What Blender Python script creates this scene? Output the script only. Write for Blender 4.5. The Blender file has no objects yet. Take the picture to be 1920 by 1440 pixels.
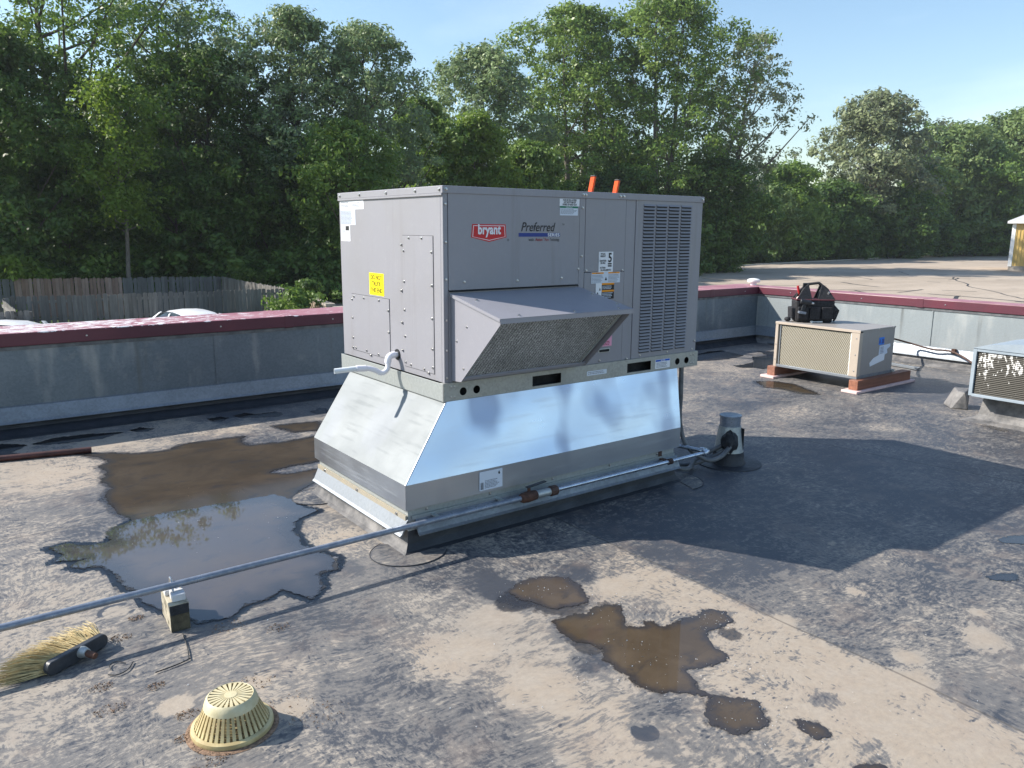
import bpy, bmesh, math, random
import numpy as np
from mathutils import Vector, Matrix
random.seed(7); RNG = np.random.default_rng(7)
S = bpy.context.scene
C = S.collection
PI = math.pi
# ------------------------------------------------------------------ camera, world, sun, exposure
F_PX, YAW, PITCH, ROLL = 1463.56, .641857, -.196296, .0063857
CAM = np.array([-2.02387, -3.27151, 1.54582])
_cy, _sy, _cp, _sp = math.cos(YAW), math.sin(YAW), math.cos(PITCH), math.sin(PITCH)
FW = np.array([_sy*_cp, _cy*_cp, _sp]); _r = np.array([_cy, -_sy, 0.]); _u = np.cross(_r, FW)
RT = math.cos(ROLL)*_r + math.sin(ROLL)*_u; UP = -math.sin(ROLL)*_r + math.cos(ROLL)*_u
cam = bpy.data.cameras.new('camera'); co = bpy.data.objects.new('camera', cam); C.objects.link(co)
cam.sensor_width = 36; cam.lens = F_PX/1920*36; cam.clip_end = 3000; cam.clip_start = .05
mw = Matrix.Identity(4)
for i in range(3):
    mw[i][0], mw[i][1], mw[i][2], mw[i][3] = RT[i], UP[i], -FW[i], CAM[i]
co.matrix_world = mw
S.camera = co
SUN = np.array([-1.034, .92, 1.]); SUN /= np.linalg.norm(SUN)
W = bpy.data.worlds.new('World'); S.world = W; W.use_nodes = True
wn = W.node_tree; wn.nodes.clear()
sky = wn.nodes.new('ShaderNodeTexSky'); sky.sky_type = 'NISHITA'; sky.sun_disc = False
sky.sun_elevation = math.asin(SUN[2]); sky.sun_rotation = math.atan2(SUN[0], SUN[1])
sky.air_density = 1.35; sky.dust_density = .45; sky.ozone_density = 3.6; sky.altitude = 250
tc = wn.nodes.new('ShaderNodeTexCoord')
mp = wn.nodes.new('ShaderNodeMapping'); mp.inputs['Scale'].default_value = (1.2, 1.2, 4.5)
nz = wn.nodes.new('ShaderNodeTexNoise'); nz.inputs['Scale'].default_value = 1.6; nz.inputs['Detail'].default_value = 7
nz.inputs['Distortion'].default_value = .4
rp = wn.nodes.new('ShaderNodeMapRange'); rp.inputs[1].default_value = .5; rp.inputs[2].default_value = .85; rp.inputs[4].default_value = .25
mx = wn.nodes.new('ShaderNodeMix'); mx.data_type = 'RGBA'; mx.inputs[7].default_value = (9.5, 10.2, 11, 1)
bg = wn.nodes.new('ShaderNodeBackground'); bg.inputs['Strength'].default_value = .118
wo = wn.nodes.new('ShaderNodeOutputWorld')
wn.links.new(tc.outputs['Generated'], mp.inputs[0]); wn.links.new(mp.outputs[0], nz.inputs[0])
wn.links.new(nz.outputs[0], rp.inputs[0]); wn.links.new(rp.outputs[0], mx.inputs[0])
wn.links.new(sky.outputs[0], mx.inputs[6]); wn.links.new(mx.outputs[2], bg.inputs[0]); wn.links.new(bg.outputs[0], wo.inputs[0])
sl = bpy.data.lights.new('sun', 'SUN'); sl.energy = 5.0; sl.angle = math.radians(.53); sl.color = (1, .93, .84)
so = bpy.data.objects.new('sun', sl); C.objects.link(so); so.location = (-8, 8, 12)
so.rotation_euler = Vector(SUN).to_track_quat('Z', 'Y').to_euler()
S.view_settings.view_transform = 'Standard'; S.view_settings.look = 'None'
S.view_settings.exposure = .75; S.view_settings.gamma = 1; S.view_settings.use_curve_mapping = False
S.cycles.max_bounces = 6; S.cycles.transparent_max_bounces = 4; S.cycles.use_denoising = True

def unp(x, y, ax, val):
    """where the line of sight through a photograph pixel meets the plane ax = val"""
    d = FW + RT*(x-960)/F_PX - UP*(y-720)/F_PX
    i = 'xyz'.index(ax); return CAM + d*(val-CAM[i])/d[i]
def gz(x, y, z=0.): q = unp(x, y, 'z', z); return (float(q[0]), float(q[1]))
def at(x, d, z):
    """point at horizontal distance d from the viewer in the direction of column x"""
    v = FW + RT*(x-960)/F_PX + UP*(720-429)/F_PX; v = v[:2]/np.linalg.norm(v[:2])
    return (float(CAM[0]+v[0]*d), float(CAM[1]+v[1]*d), z)
GR = -2.65   # the ground, below the roof (z = 0)

# ------------------------------------------------------------------ materials
class M_:
    def __init__(s, name):
        s.m = bpy.data.materials.new(name); s.m.use_nodes = True; s.nt = s.m.node_tree
        s.b = s.nt.nodes['Principled BSDF']; s.out = s.nt.nodes['Material Output']
        s._tc = s.nt.nodes.new('ShaderNodeTexCoord')
    def n(s, t, **kw):
        x = s.nt.nodes.new('ShaderNode'+t)
        for k, v in kw.items():
            if k.startswith('i_'): s.set(x.inputs[k[2:]], v)
            elif k.startswith('n'): s.set(x.inputs[int(k[1:])], v)
            else: setattr(x, k, v)
        return x
    def set(s, inp, v):
        if isinstance(v, bpy.types.NodeSocket): s.nt.links.new(v, inp)
        elif isinstance(v, (tuple, list)) and len(v) == 3 and inp.type == 'RGBA': inp.default_value = (*v, 1)
        else: inp.default_value = v
    @property
    def co(s): return s._tc.outputs['Object']
    def map(s, scale=(1,1,1), rot=(0,0,0), vec=None):
        x = s.nt.nodes.new('ShaderNodeMapping'); s.set(x.inputs[0], vec or s.co)
        x.inputs['Scale'].default_value = scale; x.inputs['Rotation'].default_value = rot; return x.outputs[0]
    def noise(s, sc, det=4, rough=.55, vec=None, dist=0):
        x = s.nt.nodes.new('ShaderNodeTexNoise'); s.set(x.inputs['Vector'], vec or s.co)
        x.inputs['Scale'].default_value = sc; x.inputs['Detail'].default_value = det
        x.inputs['Roughness'].default_value = rough; x.inputs['Distortion'].default_value = dist; return x.outputs[0]
    def vor(s, sc, feat='F1', vec=None, out=0, rand=1):
        x = s.nt.nodes.new('ShaderNodeTexVoronoi'); x.feature = feat; s.set(x.inputs['Vector'], vec or s.co)
        x.inputs['Scale'].default_value = sc; x.inputs['Randomness'].default_value = rand; return x.outputs[out]
    def mr(s, v, a, b, c=0., d=1., smooth=True):
        x = s.nt.nodes.new('ShaderNodeMapRange'); x.interpolation_type = 'SMOOTHSTEP' if smooth else 'LINEAR'
        for i, k in enumerate((v, a, b, c, d)): s.set(x.inputs[i], k)
        return x.outputs[0]
    def ma(s, op, a, b=0., c=0.):
        x = s.nt.nodes.new('ShaderNodeMath'); x.operation = op
        s.set(x.inputs[0], a); s.set(x.inputs[1], b); s.set(x.inputs[2], c); return x.outputs[0]
    def mix(s, f, a, b, blend='MIX'):
        x = s.nt.nodes.new('ShaderNodeMix'); x.data_type = 'RGBA'; x.blend_type = blend
        s.set(x.inputs[0], f); s.set(x.inputs[6], a); s.set(x.inputs[7], b); return x.outputs[2]
    def attr(s, name):
        x = s.nt.nodes.new('ShaderNodeAttribute'); x.attribute_name = name; return x.outputs['Fac']
    def xyz(s, vec=None):
        x = s.nt.nodes.new('ShaderNodeSeparateXYZ'); s.set(x.inputs[0], vec or s.co); return x.outputs
    def bump(s, h, st=.3, dist=.01, nrm=None):
        x = s.nt.nodes.new('ShaderNodeBump'); x.inputs['Strength'].default_value = st; x.inputs['Distance'].default_value = dist
        s.set(x.inputs['Height'], h)
        if nrm: s.set(x.inputs['Normal'], nrm)
        return x.outputs[0]
    def p(s, **kw):
        names = dict(col='Base Color', rough='Roughness', metal='Metallic', spec='Specular IOR Level', nrm='Normal',
                     coat='Coat Weight', coatr='Coat Roughness', emis='Emission Strength', aniso='Anisotropic', ior='IOR')
        for k, v in kw.items(): s.set(s.b.inputs[names[k]], v)
        return s.m

def simple(name, c1, c2=None, sc=8, rough=.6, metal=0, bump=.1, bd=.004, det=5, spec=.5, rv=.12, stretch=(1,1,1), bs=None):
    s = M_(name); v = s.map(stretch)
    n = s.noise(sc, det, .6, v)
    c2 = c2 or tuple(x*.78 for x in c1)
    col = s.mix(s.mr(n, .3, .7), c2, c1)
    n2 = s.noise((bs or sc*6), 3, .6, v)
    s.p(col=col, rough=s.mr(n, .2, .8, min(1, rough+rv), max(.03, rough-rv)), metal=metal, spec=spec)
    if bump: s.p(nrm=s.bump(n2, bump, bd))
    return s.m

def mk_paint(name, c, rough=.42, wave=0.0, dirt=.12):
    s = M_(name)
    n = s.noise(2.2, 6, .6); n2 = s.noise(26, 4, .7)
    f = s.ma('MULTIPLY', s.mr(n, .42, .75), dirt)
    col = s.mix(f, c, (.20, .18, .15))
    col = s.mix(s.ma('MULTIPLY', s.mr(n2, .5, .8), .06), col, (.6, .58, .55))
    stv = s.noise(1, 4, .6, s.map((14, 14, .8))); col = s.mix(s.ma('MULTIPLY', s.mr(stv, .56, .72), dirt*1.6), col, (.17, .155, .14))
    nrm = s.bump(s.noise(160, 2), .05, .001)
    if wave: nrm = s.bump(s.noise(1.8, 1), wave, .02, nrm)
    return s.p(col=col, rough=s.mr(n, .2, .8, rough+.08, rough-.06), nrm=nrm, spec=.4)

def mk_galv(name, c=(.50, .53, .54), rough=.42, metal=.75, spangle=28, stain_or_reflection=.0, wave=.25, streak=0.):
    s = M_(name)
    v = s.vor(spangle, 'F1', out=1)
    sep = s.n('SeparateColor', n0=v)
    n = s.noise(3.5, 5, .6)
    f = s.ma('ADD', s.ma('MULTIPLY', sep.outputs[0], .22), s.ma('MULTIPLY', n, .78))
    dark = tuple(x*.80 for x in c)
    col = s.mix(s.mr(f, .25, .75), dark, c)
    rg = s.mr(f, .2, .8, rough+.12, rough-.07)
    if streak:
        st = s.noise(1, 4, .55, s.map((9, 9, .5)))
        st2 = s.noise(1, 3, .6, s.map((24, 24, 1.2)))
        k = s.ma('MULTIPLY', s.mr(st, .55, .72), s.mr(st2, .35, .7))
        col = s.mix(s.ma('MULTIPLY', k, streak), col, (.13, .135, .13))
        w = s.ma('MULTIPLY', s.mr(s.noise(1, 3, .6, s.map((5, 5, 1.1))), .52, .75), streak*.5)
        col = s.mix(w, col, (.62, .62, .58))
    if stain_or_reflection:
        col = s.mix(s.ma('MULTIPLY', s.mr(s.noise(5, 6, .7), .55, .7), stain_or_reflection), col, (.62, .60, .52))
    nrm = s.bump(s.noise(1.6, 1, .4), wave, .03)
    return s.p(col=col, rough=rg, metal=metal, nrm=nrm)

MT = {}
MT['paint'] = mk_paint('grey_cabinet_paint', (.268, .268, .294), .45, .16, .12)
MT['paint_hood'] = mk_paint('grey_hood_paint', (.272, .272, .303), .33, .1, .05)
MT['tanpaint'] = mk_paint('beige_cabinet_paint', (.44, .37, .30), .5, .1, .12)
MT['greypaint2'] = mk_paint('warm_grey_side_paint', (.29, .27, .25), .42, .1, .12)
MT['whitepaint'] = mk_paint('white_car_paint', (.78, .79, .80), .25, 0, .02)
MT['galv'] = mk_galv('galvanised_steel', (.46, .49, .48), .48, .6, 80, .12, .15)
MT['galv_rail'] = mk_galv('galvanised_rail', (.40, .41, .385), .5, .5, 90, .1, .1)
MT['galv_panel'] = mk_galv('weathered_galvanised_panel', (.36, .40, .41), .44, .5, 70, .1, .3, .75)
MT['galv_panel_shaded'] = mk_galv('weathered_galvanised_panel_shade_tinted', (.165, .205, .245), .40, .6, 70, .1, .3, .6)  # same panels, with the back wall's shade put into a darker, bluer colour
MT['galv_strip'] = mk_galv('new_galvanised_strip', (.26, .285, .31), .52, .7, 70, .05, .25)
def mk_shiny(name, c, r0, r1, wv, stain_or_reflection, met=.95):
    s = M_(name)
    n = s.noise(2.4, 5, .6, s.map((1, 1, 1.6))); n2 = s.noise(1.9, 1.5, .5, s.map((1.7, 1.7, .9)), .2)
    col = s.mix(s.mr(n2, .54, .68, 0, stain_or_reflection), c, (.30, .32, .40))  # dark smears are reflections painted into the steel's colour
    sp = s.noise(9, 6, .75)
    col = s.mix(s.mr(sp, .69, .76, 0, .4), col, (.85, .86, .85))
    scr = s.noise(1, 2, .5, s.map((3, 3, 60), (.3, .4, 0)))
    nrm = s.bump(s.noise(1.7, 2, .45, s.map((1, 1, .55))), wv, .05)
    nrm = s.bump(s.noise(300, 2, .6, s.map((1, 1, .05))), .04, .001, nrm)
    rg = s.ma('ADD', s.mr(n, .3, .7, r0, r1), s.mr(scr, .55, .7, 0, .07))
    return s.p(col=col, rough=rg, metal=met, nrm=nrm)
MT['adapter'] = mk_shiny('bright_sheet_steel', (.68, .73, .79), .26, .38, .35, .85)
MT['adapter_left'] = mk_shiny('bright_sheet_steel_glare_dimmed', (.175, .192, .198), .52, .66, .22, .1, .35)  # same steel, colour darkened and dulled to hold down the sun's glare
MT['band'] = mk_shiny('brushed_steel_band', (.44, .47, .51), .34, .46, .2, .3)
MT['chrome'] = simple('zinc_screw', (.62, .62, .62), (.35, .35, .36), 60, .3, .95, 0)
MT['black'] = simple('black_plastic', (.022, .024, .028), (.012, .013, .016), 20, .45, 0, .15, .002)
MT['dark'] = simple('dark_opening', (.012, .013, .016), (.006, .007, .008), 20, .8, 0, 0)
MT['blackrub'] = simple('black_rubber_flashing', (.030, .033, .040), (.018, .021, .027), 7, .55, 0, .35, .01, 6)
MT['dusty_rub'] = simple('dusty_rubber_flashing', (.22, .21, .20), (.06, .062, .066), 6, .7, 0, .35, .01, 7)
MT['cable'] = simple('grey_cable_jacket', (.16, .165, .17), (.08, .085, .09), 12, .5, 0, .1, .002)
MT['white'] = simple('white_pvc', (.82, .82, .86), (.72, .72, .78), 8, .3, 0, 0)
MT['pvcclear'] = simple('clear_white_pipe_end', (.72, .76, .78), (.62, .66, .68), 8, .2, 0, 0)
MT['foam'] = simple('white_foam_block', (.62, .62, .62), (.5, .51, .53), 14, .8, 0, .4, .004)
MT['pinkfoam'] = simple('pink_foam_board', (.76, .56, .52), (.62, .45, .42), 9, .8, 0, .3, .004)
MT['orange'] = simple('orange_fibreglass', (.80, .10, .015), (.62, .07, .012), 9, .35, 0, .05, .002)
MT['rust'] = simple('rusty_iron', (.13, .062, .040), (.055, .028, .02), 18, .8, .2, .5, .004)
MT['darkrust'] = simple('dark_rusty_pipe', (.085, .030, .026), (.035, .016, .014), 14, .6, .2, .4, .003)
MT['gaspipe'] = simple('grey_painted_pipe', (.27, .30, .35), (.17, .20, .25), 30, .35, .35, .12, .002)
MT['conduit'] = simple('bright_emt_conduit', (.60, .64, .70), (.42, .46, .52), 16, .25, .9, .05, .002)
MT['strap'] = simple('brown_strap', (.10, .055, .04), (.05, .03, .025), 20, .7, .2, .3, .002)
MT['oldblack'] = simple('wire_black', (.02, .02, .02), None, 20, .5)
MT['tire'] = simple('tyre_rubber', (.02, .02, .02), None, 20, .8)
MT['glass'] = M_('dark_tinted_glass').p(col=(.012, .018, .022), rough=.06, spec=.7)
MT['lampglass'] = M_('red_lamp_lens').p(col=(.35, .01, .01), rough=.15)
MT['trim_tan'] = simple('tan_termination_bar', (.46, .40, .29), (.36, .33, .27), 12, .55, .3, .1, .002)
MT['mastic'] = simple('dark_mastic', (.030, .034, .040), (.018, .02, .024), 30, .6, 0, .9, .012)
def flat(name, c, rough=.55): return M_(name).p(col=c, rough=rough, spec=.35)
MT['ink'] = flat('black_ink', (.012, .012, .015))
MT['inkgrey'] = flat('grey_ink', (.20, .22, .26))
MT['inkred'] = flat('red_ink', (.30, .02, .03))
MT['stickwhite'] = flat('white_sticker', (.74, .76, .79))
MT['stickpale'] = flat('pale_blue_white_sticker', (.60, .66, .74))
MT['logored'] = flat('logo_red', (.50, .012, .022), .35)
MT['logoblue'] = flat('logo_blue', (.008, .035, .22), .35)
MT['yellow'] = flat('yellow_sticker', (.90, .74, .0))
MT['green'] = flat('green_stripe', (.01, .18, .10))
MT['blue'] = flat('blue_stripe', (.01, .10, .50))
MT['orangeink'] = flat('orange_stripe', (.80, .30, .02))
MT['pink'] = flat('pink_paper', (.75, .34, .48))
MT['brightblue'] = flat('bright_blue_sticker', (.02, .20, .70))

def mk_filter():
    s = M_('aluminium_mesh_filter')
    w1 = s.n('TexWave', wave_type='BANDS', bands_direction='DIAGONAL', i_Vector=s.map((1, 1, 1)), i_Scale=34., i_Distortion=2.2).outputs[1]
    w1.node.inputs['Detail Scale'].default_value = 3
    v = s.vor(115, 'DISTANCE_TO_EDGE'); n = s.noise(140, 3, .7); n2 = s.noise(5, 4)
    f = s.ma('ADD', s.ma('MULTIPLY', w1, .35), s.ma('MULTIPLY', s.mr(v, 0, .25, 1, 0), .55))
    f = s.ma('ADD', f, s.ma('MULTIPLY', n, .35))
    col = s.mix(s.mr(f, .35, 1.0), (.11, .115, .112), (.78, .80, .79))
    col = s.mix(s.mr(n2, .4, .7, 0, .35), col, (.10, .10, .085))
    return s.p(col=col, rough=.38, metal=.45, nrm=s.bump(f, .9, .006))
MT['filter'] = mk_filter()
def mk_coil():
    s = M_('tan_hail_guard_coil')
    wx = s.xyz()
    a = s.ma('SINE', s.ma('MULTIPLY', s.ma('ADD', wx[1], s.ma('MULTIPLY', wx[2], .45)), 330.))
    b = s.ma('SINE', s.ma('MULTIPLY', s.ma('SUBTRACT', wx[1], s.ma('MULTIPLY', wx[2], 2.1)), 240.))
    f = s.ma('MULTIPLY', s.ma('ADD', a, 1.), s.ma('ADD', b, 1.2))
    n = s.noise(4, 6, .65)
    col = s.mix(s.mr(f, .2, 3.2), (.15, .135, .10), (.42, .39, .31))
    col = s.mix(s.mr(n, .35, .75, 0, .5), col, (.26, .24, .19))
    col = s.mix(s.mr(s.noise(23, 3), .74, .78), col, (.75, .74, .66))
    return s.p(col=col, rough=.6, metal=.25, nrm=s.bump(f, .35, .004))
MT['coil'] = mk_coil()
def mk_coil2():
    s = M_('dark_coil_with_flattened_fins')
    wx = s.xyz()
    rows = s.ma('SINE', s.ma('MULTIPLY', wx[2], 420.))
    fins = s.ma('SINE', s.ma('MULTIPLY', wx[0], 1900.))
    n = s.noise(9, 5, .65); n3 = s.noise(1, 5, .65, s.map((44, 44, 20)))
    col = s.mix(s.mr(rows, -.9, .2), (.060, .056, .044), (.035, .033, .028))
    z = s.mr(wx[2], .02, .42, -.06, .07)
    k = s.mr(s.ma('ADD', s.ma('ADD', s.ma('MULTIPLY', n3, .65), s.ma('MULTIPLY', n, .35)), z), .565, .60)
    col = s.mix(k, col, (.52, .52, .50))
    return s.p(col=col, rough=.5, metal=.4, nrm=s.bump(rows, .4, .004))
MT['coil2'] = mk_coil2()

def mk_coping():
    s = M_('maroon_coping_paint')
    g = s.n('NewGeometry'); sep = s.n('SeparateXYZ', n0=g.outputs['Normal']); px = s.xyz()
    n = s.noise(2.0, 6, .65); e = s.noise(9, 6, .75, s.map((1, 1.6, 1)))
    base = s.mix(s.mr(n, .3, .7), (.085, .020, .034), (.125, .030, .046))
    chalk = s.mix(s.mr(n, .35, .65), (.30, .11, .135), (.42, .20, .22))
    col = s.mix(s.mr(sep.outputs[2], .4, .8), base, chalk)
    loc = s.mr(px[0], 14., 18.5, .10, -.06)
    edge = s.mr(px[2], .745, .762, -.28, 0)
    k = s.mr(s.ma('ADD', s.ma('ADD', e, loc), edge), .575, .60)
    col = s.mix(s.ma('MULTIPLY', k, s.mr(px[0], 8, 9, 0, 1)), col, (.70, .68, .68))
    k2 = s.mr(s.noise(14, 4, .7), .72, .75)
    col = s.mix(s.ma('MULTIPLY', k2, .8), col, (.66, .55, .58))
    return s.p(col=col, rough=s.mr(n, .3, .7, .5, .38), nrm=s.bump(s.noise(1.5, 2), .15, .03), spec=.5)
MT['coping'] = mk_coping()

def mk_wood(name, c1, c2, sc=1., knots=True, axis=2, rough=.75, moss=None):
    s = M_(name)
    st = [30, 30, 30]; st[axis] = 1.2
    rnd = s.n('ObjectInfo').outputs['Random']
    v = s.n('VectorMath', operation='ADD', n0=s.co); s.set(v.inputs[1], s.n('CombineXYZ', n0=s.ma('MULTIPLY', rnd, 37.), n1=s.ma('MULTIPLY', rnd, 11.), n2=s.ma('MULTIPLY', rnd, 5.)).outputs[0])
    g = s.noise(sc, 6, .65, s.map(tuple(st), vec=v.outputs[0]), .3); n = s.noise(2.5, 5, .6, v.outputs[0])
    col = s.mix(s.mr(g, .3, .7), c2, c1)
    col = s.mix(s.mr(n, .35, .8, 0, .4), col, tuple(x*.6 for x in c2))
    hs = s.n('HueSaturation', i_Color=col, i_Value=s.mr(rnd, 0, 1, .72, 1.25, False), i_Saturation=s.mr(rnd, 0, 1, 1.1, .8, False))
    col = hs.outputs[0]
    if moss: col = s.mix(s.mr(s.noise(11, 6, .7), .45, .6), col, moss)
    return s.p(col=col, rough=rough, nrm=s.bump(g, .5, .004))
MT['fence'] = mk_wood('weathered_cedar', (.20, .185, .168), (.11, .103, .097))
MT['fence_dark'] = mk_wood('dark_weathered_cedar', (.14, .137, .135), (.08, .08, .08))
MT['fence_red'] = mk_wood('reddish_cedar', (.30, .19, .14), (.19, .12, .10))
MT['lumber'] = mk_wood('red_brown_treated_lumber', (.33, .130, .070), (.19, .070, .038), 1, axis=0, rough=.6)
MT['oldblock'] = mk_wood('mossy_grey_timber', (.50, .44, .32), (.30, .27, .19), 1, axis=1, moss=(.07, .062, .035))
MT['moss'] = simple('mossy_end_grain', (.10, .085, .05), (.045, .04, .026), 30, .85, 0, .5, .003)
MT['bark'] = simple('grey_brown_bark', (.13, .105, .085), (.055, .045, .038), 5, .9, 0, .8, .05, 6, stretch=(3, 3, .6))
MT['barkpale'] = simple('pale_bark', (.24, .21, .18), (.12, .10, .085), 5, .9, 0, .8, .05, 6, stretch=(3, 3, .6))
MT['strainer'] = simple('faded_yellow_plastic', (.55, .46, .24), (.36, .28, .13), 14, .55, 0, .2, .002)
MT['strainer_top'] = simple('pale_yellow_plastic', (.62, .56, .36), (.50, .43, .25), 14, .55, 0, .2, .002)
MT['bristle'] = simple('straw_bristle', (.56, .45, .22), (.38, .28, .12), 30, .6, 0, 0)
MT['bristle_dark'] = simple('dirty_bristle', (.20, .17, .09), (.10, .085, .05), 30, .7, 0, 0)
MT['broomblk'] = simple('dark_grey_broom_block', (.045, .050, .058), (.028, .032, .038), 24, .45, 0, .1, .002)
MT['debris'] = simple('brown_leaf_litter', (.30, .19, .12), (.13, .085, .055), 90, .9, 0, 0)
MT['speck'] = simple('white_grit', (.80, .79, .76), (.6, .58, .54), 50, .7, 0, 0)
MT['stone'] = simple('tan_retaining_block', (.34, .27, .20), (.20, .16, .12), 7, .9, 0, .7, .02)
MT['stonecap'] = simple('pale_block_cap', (.42, .37, .31), (.30, .26, .22), 7, .9, 0, .5, .01)
MT['concrete'] = simple('concrete', (.36, .32, .27), (.24, .21, .18), 3, .9, 0, .4, .01)
MT['yellowsiding'] = simple('yellow_metal_siding', (.58, .40, .13), (.52, .36, .11), .8, .5, .0, .05, .003)
MT['whitetrim'] = simple('white_metal_trim', (.78, .78, .76), (.70, .70, .67), 2, .45, 0, 0)
MT['roofmetal'] = simple('grey_white_roof_metal', (.62, .62, .62), (.52, .52, .52), 2, .4, .2, 0)
MT['wallpanel'] = simple('building_block_wall', (.36, .33, .28), (.30, .27, .23), 3, .85, 0, .3, .01)
MT['bagblack'] = simple('black_nylon', (.020, .020, .024), (.010, .010, .012), 60, .75, 0, .6, .003)
MT['bagmaroon'] = simple('maroon_trim', (.10, .022, .03), None, 40, .7, 0, .3, .002)
MT['redplastic'] = simple('red_plastic', (.55, .03, .03), None, 30, .4, 0, 0)
MT['tar'] = simple('black_tar_sealer', (.045, .043, .042), (.025, .025, .025), 9, .6, 0, .2, .004)
MT['blade'] = simple('grass_blade', (.075, .13, .025), (.04, .08, .015), 3, .7, 0, 0)

def mk_ground():
    s = M_('grass_and_earth')
    n = s.noise(.09, 6, .6); n2 = s.noise(1.3, 8, .75); n3 = s.noise(.35, 5, .6)
    col = s.mix(s.mr(n2, .3, .7), (.020, .040, .009), (.060, .105, .020))
    col = s.mix(s.mr(n3, .52, .68, 0, .8), col, (.11, .15, .035))
    col = s.mix(s.mr(n, .60, .75, 0, .6), col, (.12, .09, .055))
    return s.p(col=col, rough=.95, nrm=s.bump(n2, .8, .1), spec=.2)
MT['ground'] = mk_ground()
def mk_lot():
    s = M_('worn_tan_asphalt')
    n = s.noise(.12, 6, .6, s.map((1, 2.2, 1))); n2 = s.noise(9, 8, .8); n3 = s.noise(.5, 5, .6)
    col = s.mix(s.mr(n, .3, .7), (.36, .30, .235), (.47, .395, .315))
    col = s.mix(s.mr(n2, .35, .7, 0, .35), col, (.19, .165, .14))
    col = s.mix(s.mr(n3, .58, .7, 0, .25), col, (.17, .15, .135))
    return s.p(col=col, rough=.9, nrm=s.bump(n2, .5, .01), spec=.25)
MT['lot'] = mk_lot()
MT['road'] = simple('grey_asphalt_road', (.13, .13, .13), (.09, .09, .09), .8, .85, 0, .4, .01, 7)
MT['kerb'] = simple('pale_concrete_kerb', (.45, .42, .37), (.36, .33, .29), 2, .85, 0, .2, .01)

def mk_leaf(name, ca, cb, tr=.35, rough=.5, under=None):
    s = M_(name)
    t = s.attr('tone'); ca = (ca[0]*2.0, ca[1]*1.85, ca[2]*1.45); cb = (cb[0]*1.85, cb[1]*1.75, cb[2]*1.3)
    col = s.mix(t, ca, cb)
    if under:
        g = s.n('NewGeometry').outputs['Backfacing']
        col = s.mix(g, col, under)
    s.p(col=col, rough=rough, spec=.35)
    tl = s.n('BsdfTranslucent', n0=s.mix(.5, col, tuple(min(1, x*1.9) for x in cb)))
    ms = s.n('MixShader', n0=tr, n1=s.b.outputs[0], n2=tl.outputs[0])
    s.nt.links.new(ms.outputs[0], s.out.inputs[0]); return s.m
LEAF = {
 'dark': mk_leaf('dark_green_leaf', (.022, .046, .014), (.058, .104, .026), .32),
 'mid': mk_leaf('green_leaf', (.034, .070, .018), (.088, .142, .034), .36),
 'silver': mk_leaf('silver_maple_leaf', (.056, .094, .044), (.135, .190, .105), .28, .45, (.16, .20, .14)),
 'yellow': mk_leaf('yellow_green_leaf', (.040, .080, .014), (.095, .145, .025), .42),
 'cotton': mk_leaf('cottonwood_leaf', (.046, .092, .022), (.115, .175, .045), .32, .4, (.11, .15, .065)),
 'grey': mk_leaf('grey_green_leaf', (.075, .10, .065), (.14, .17, .11), .25, .5, (.18, .20, .15)),
 'far': mk_leaf('far_green_leaf', (.050, .088, .038), (.105, .150, .062), .3),
}

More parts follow.
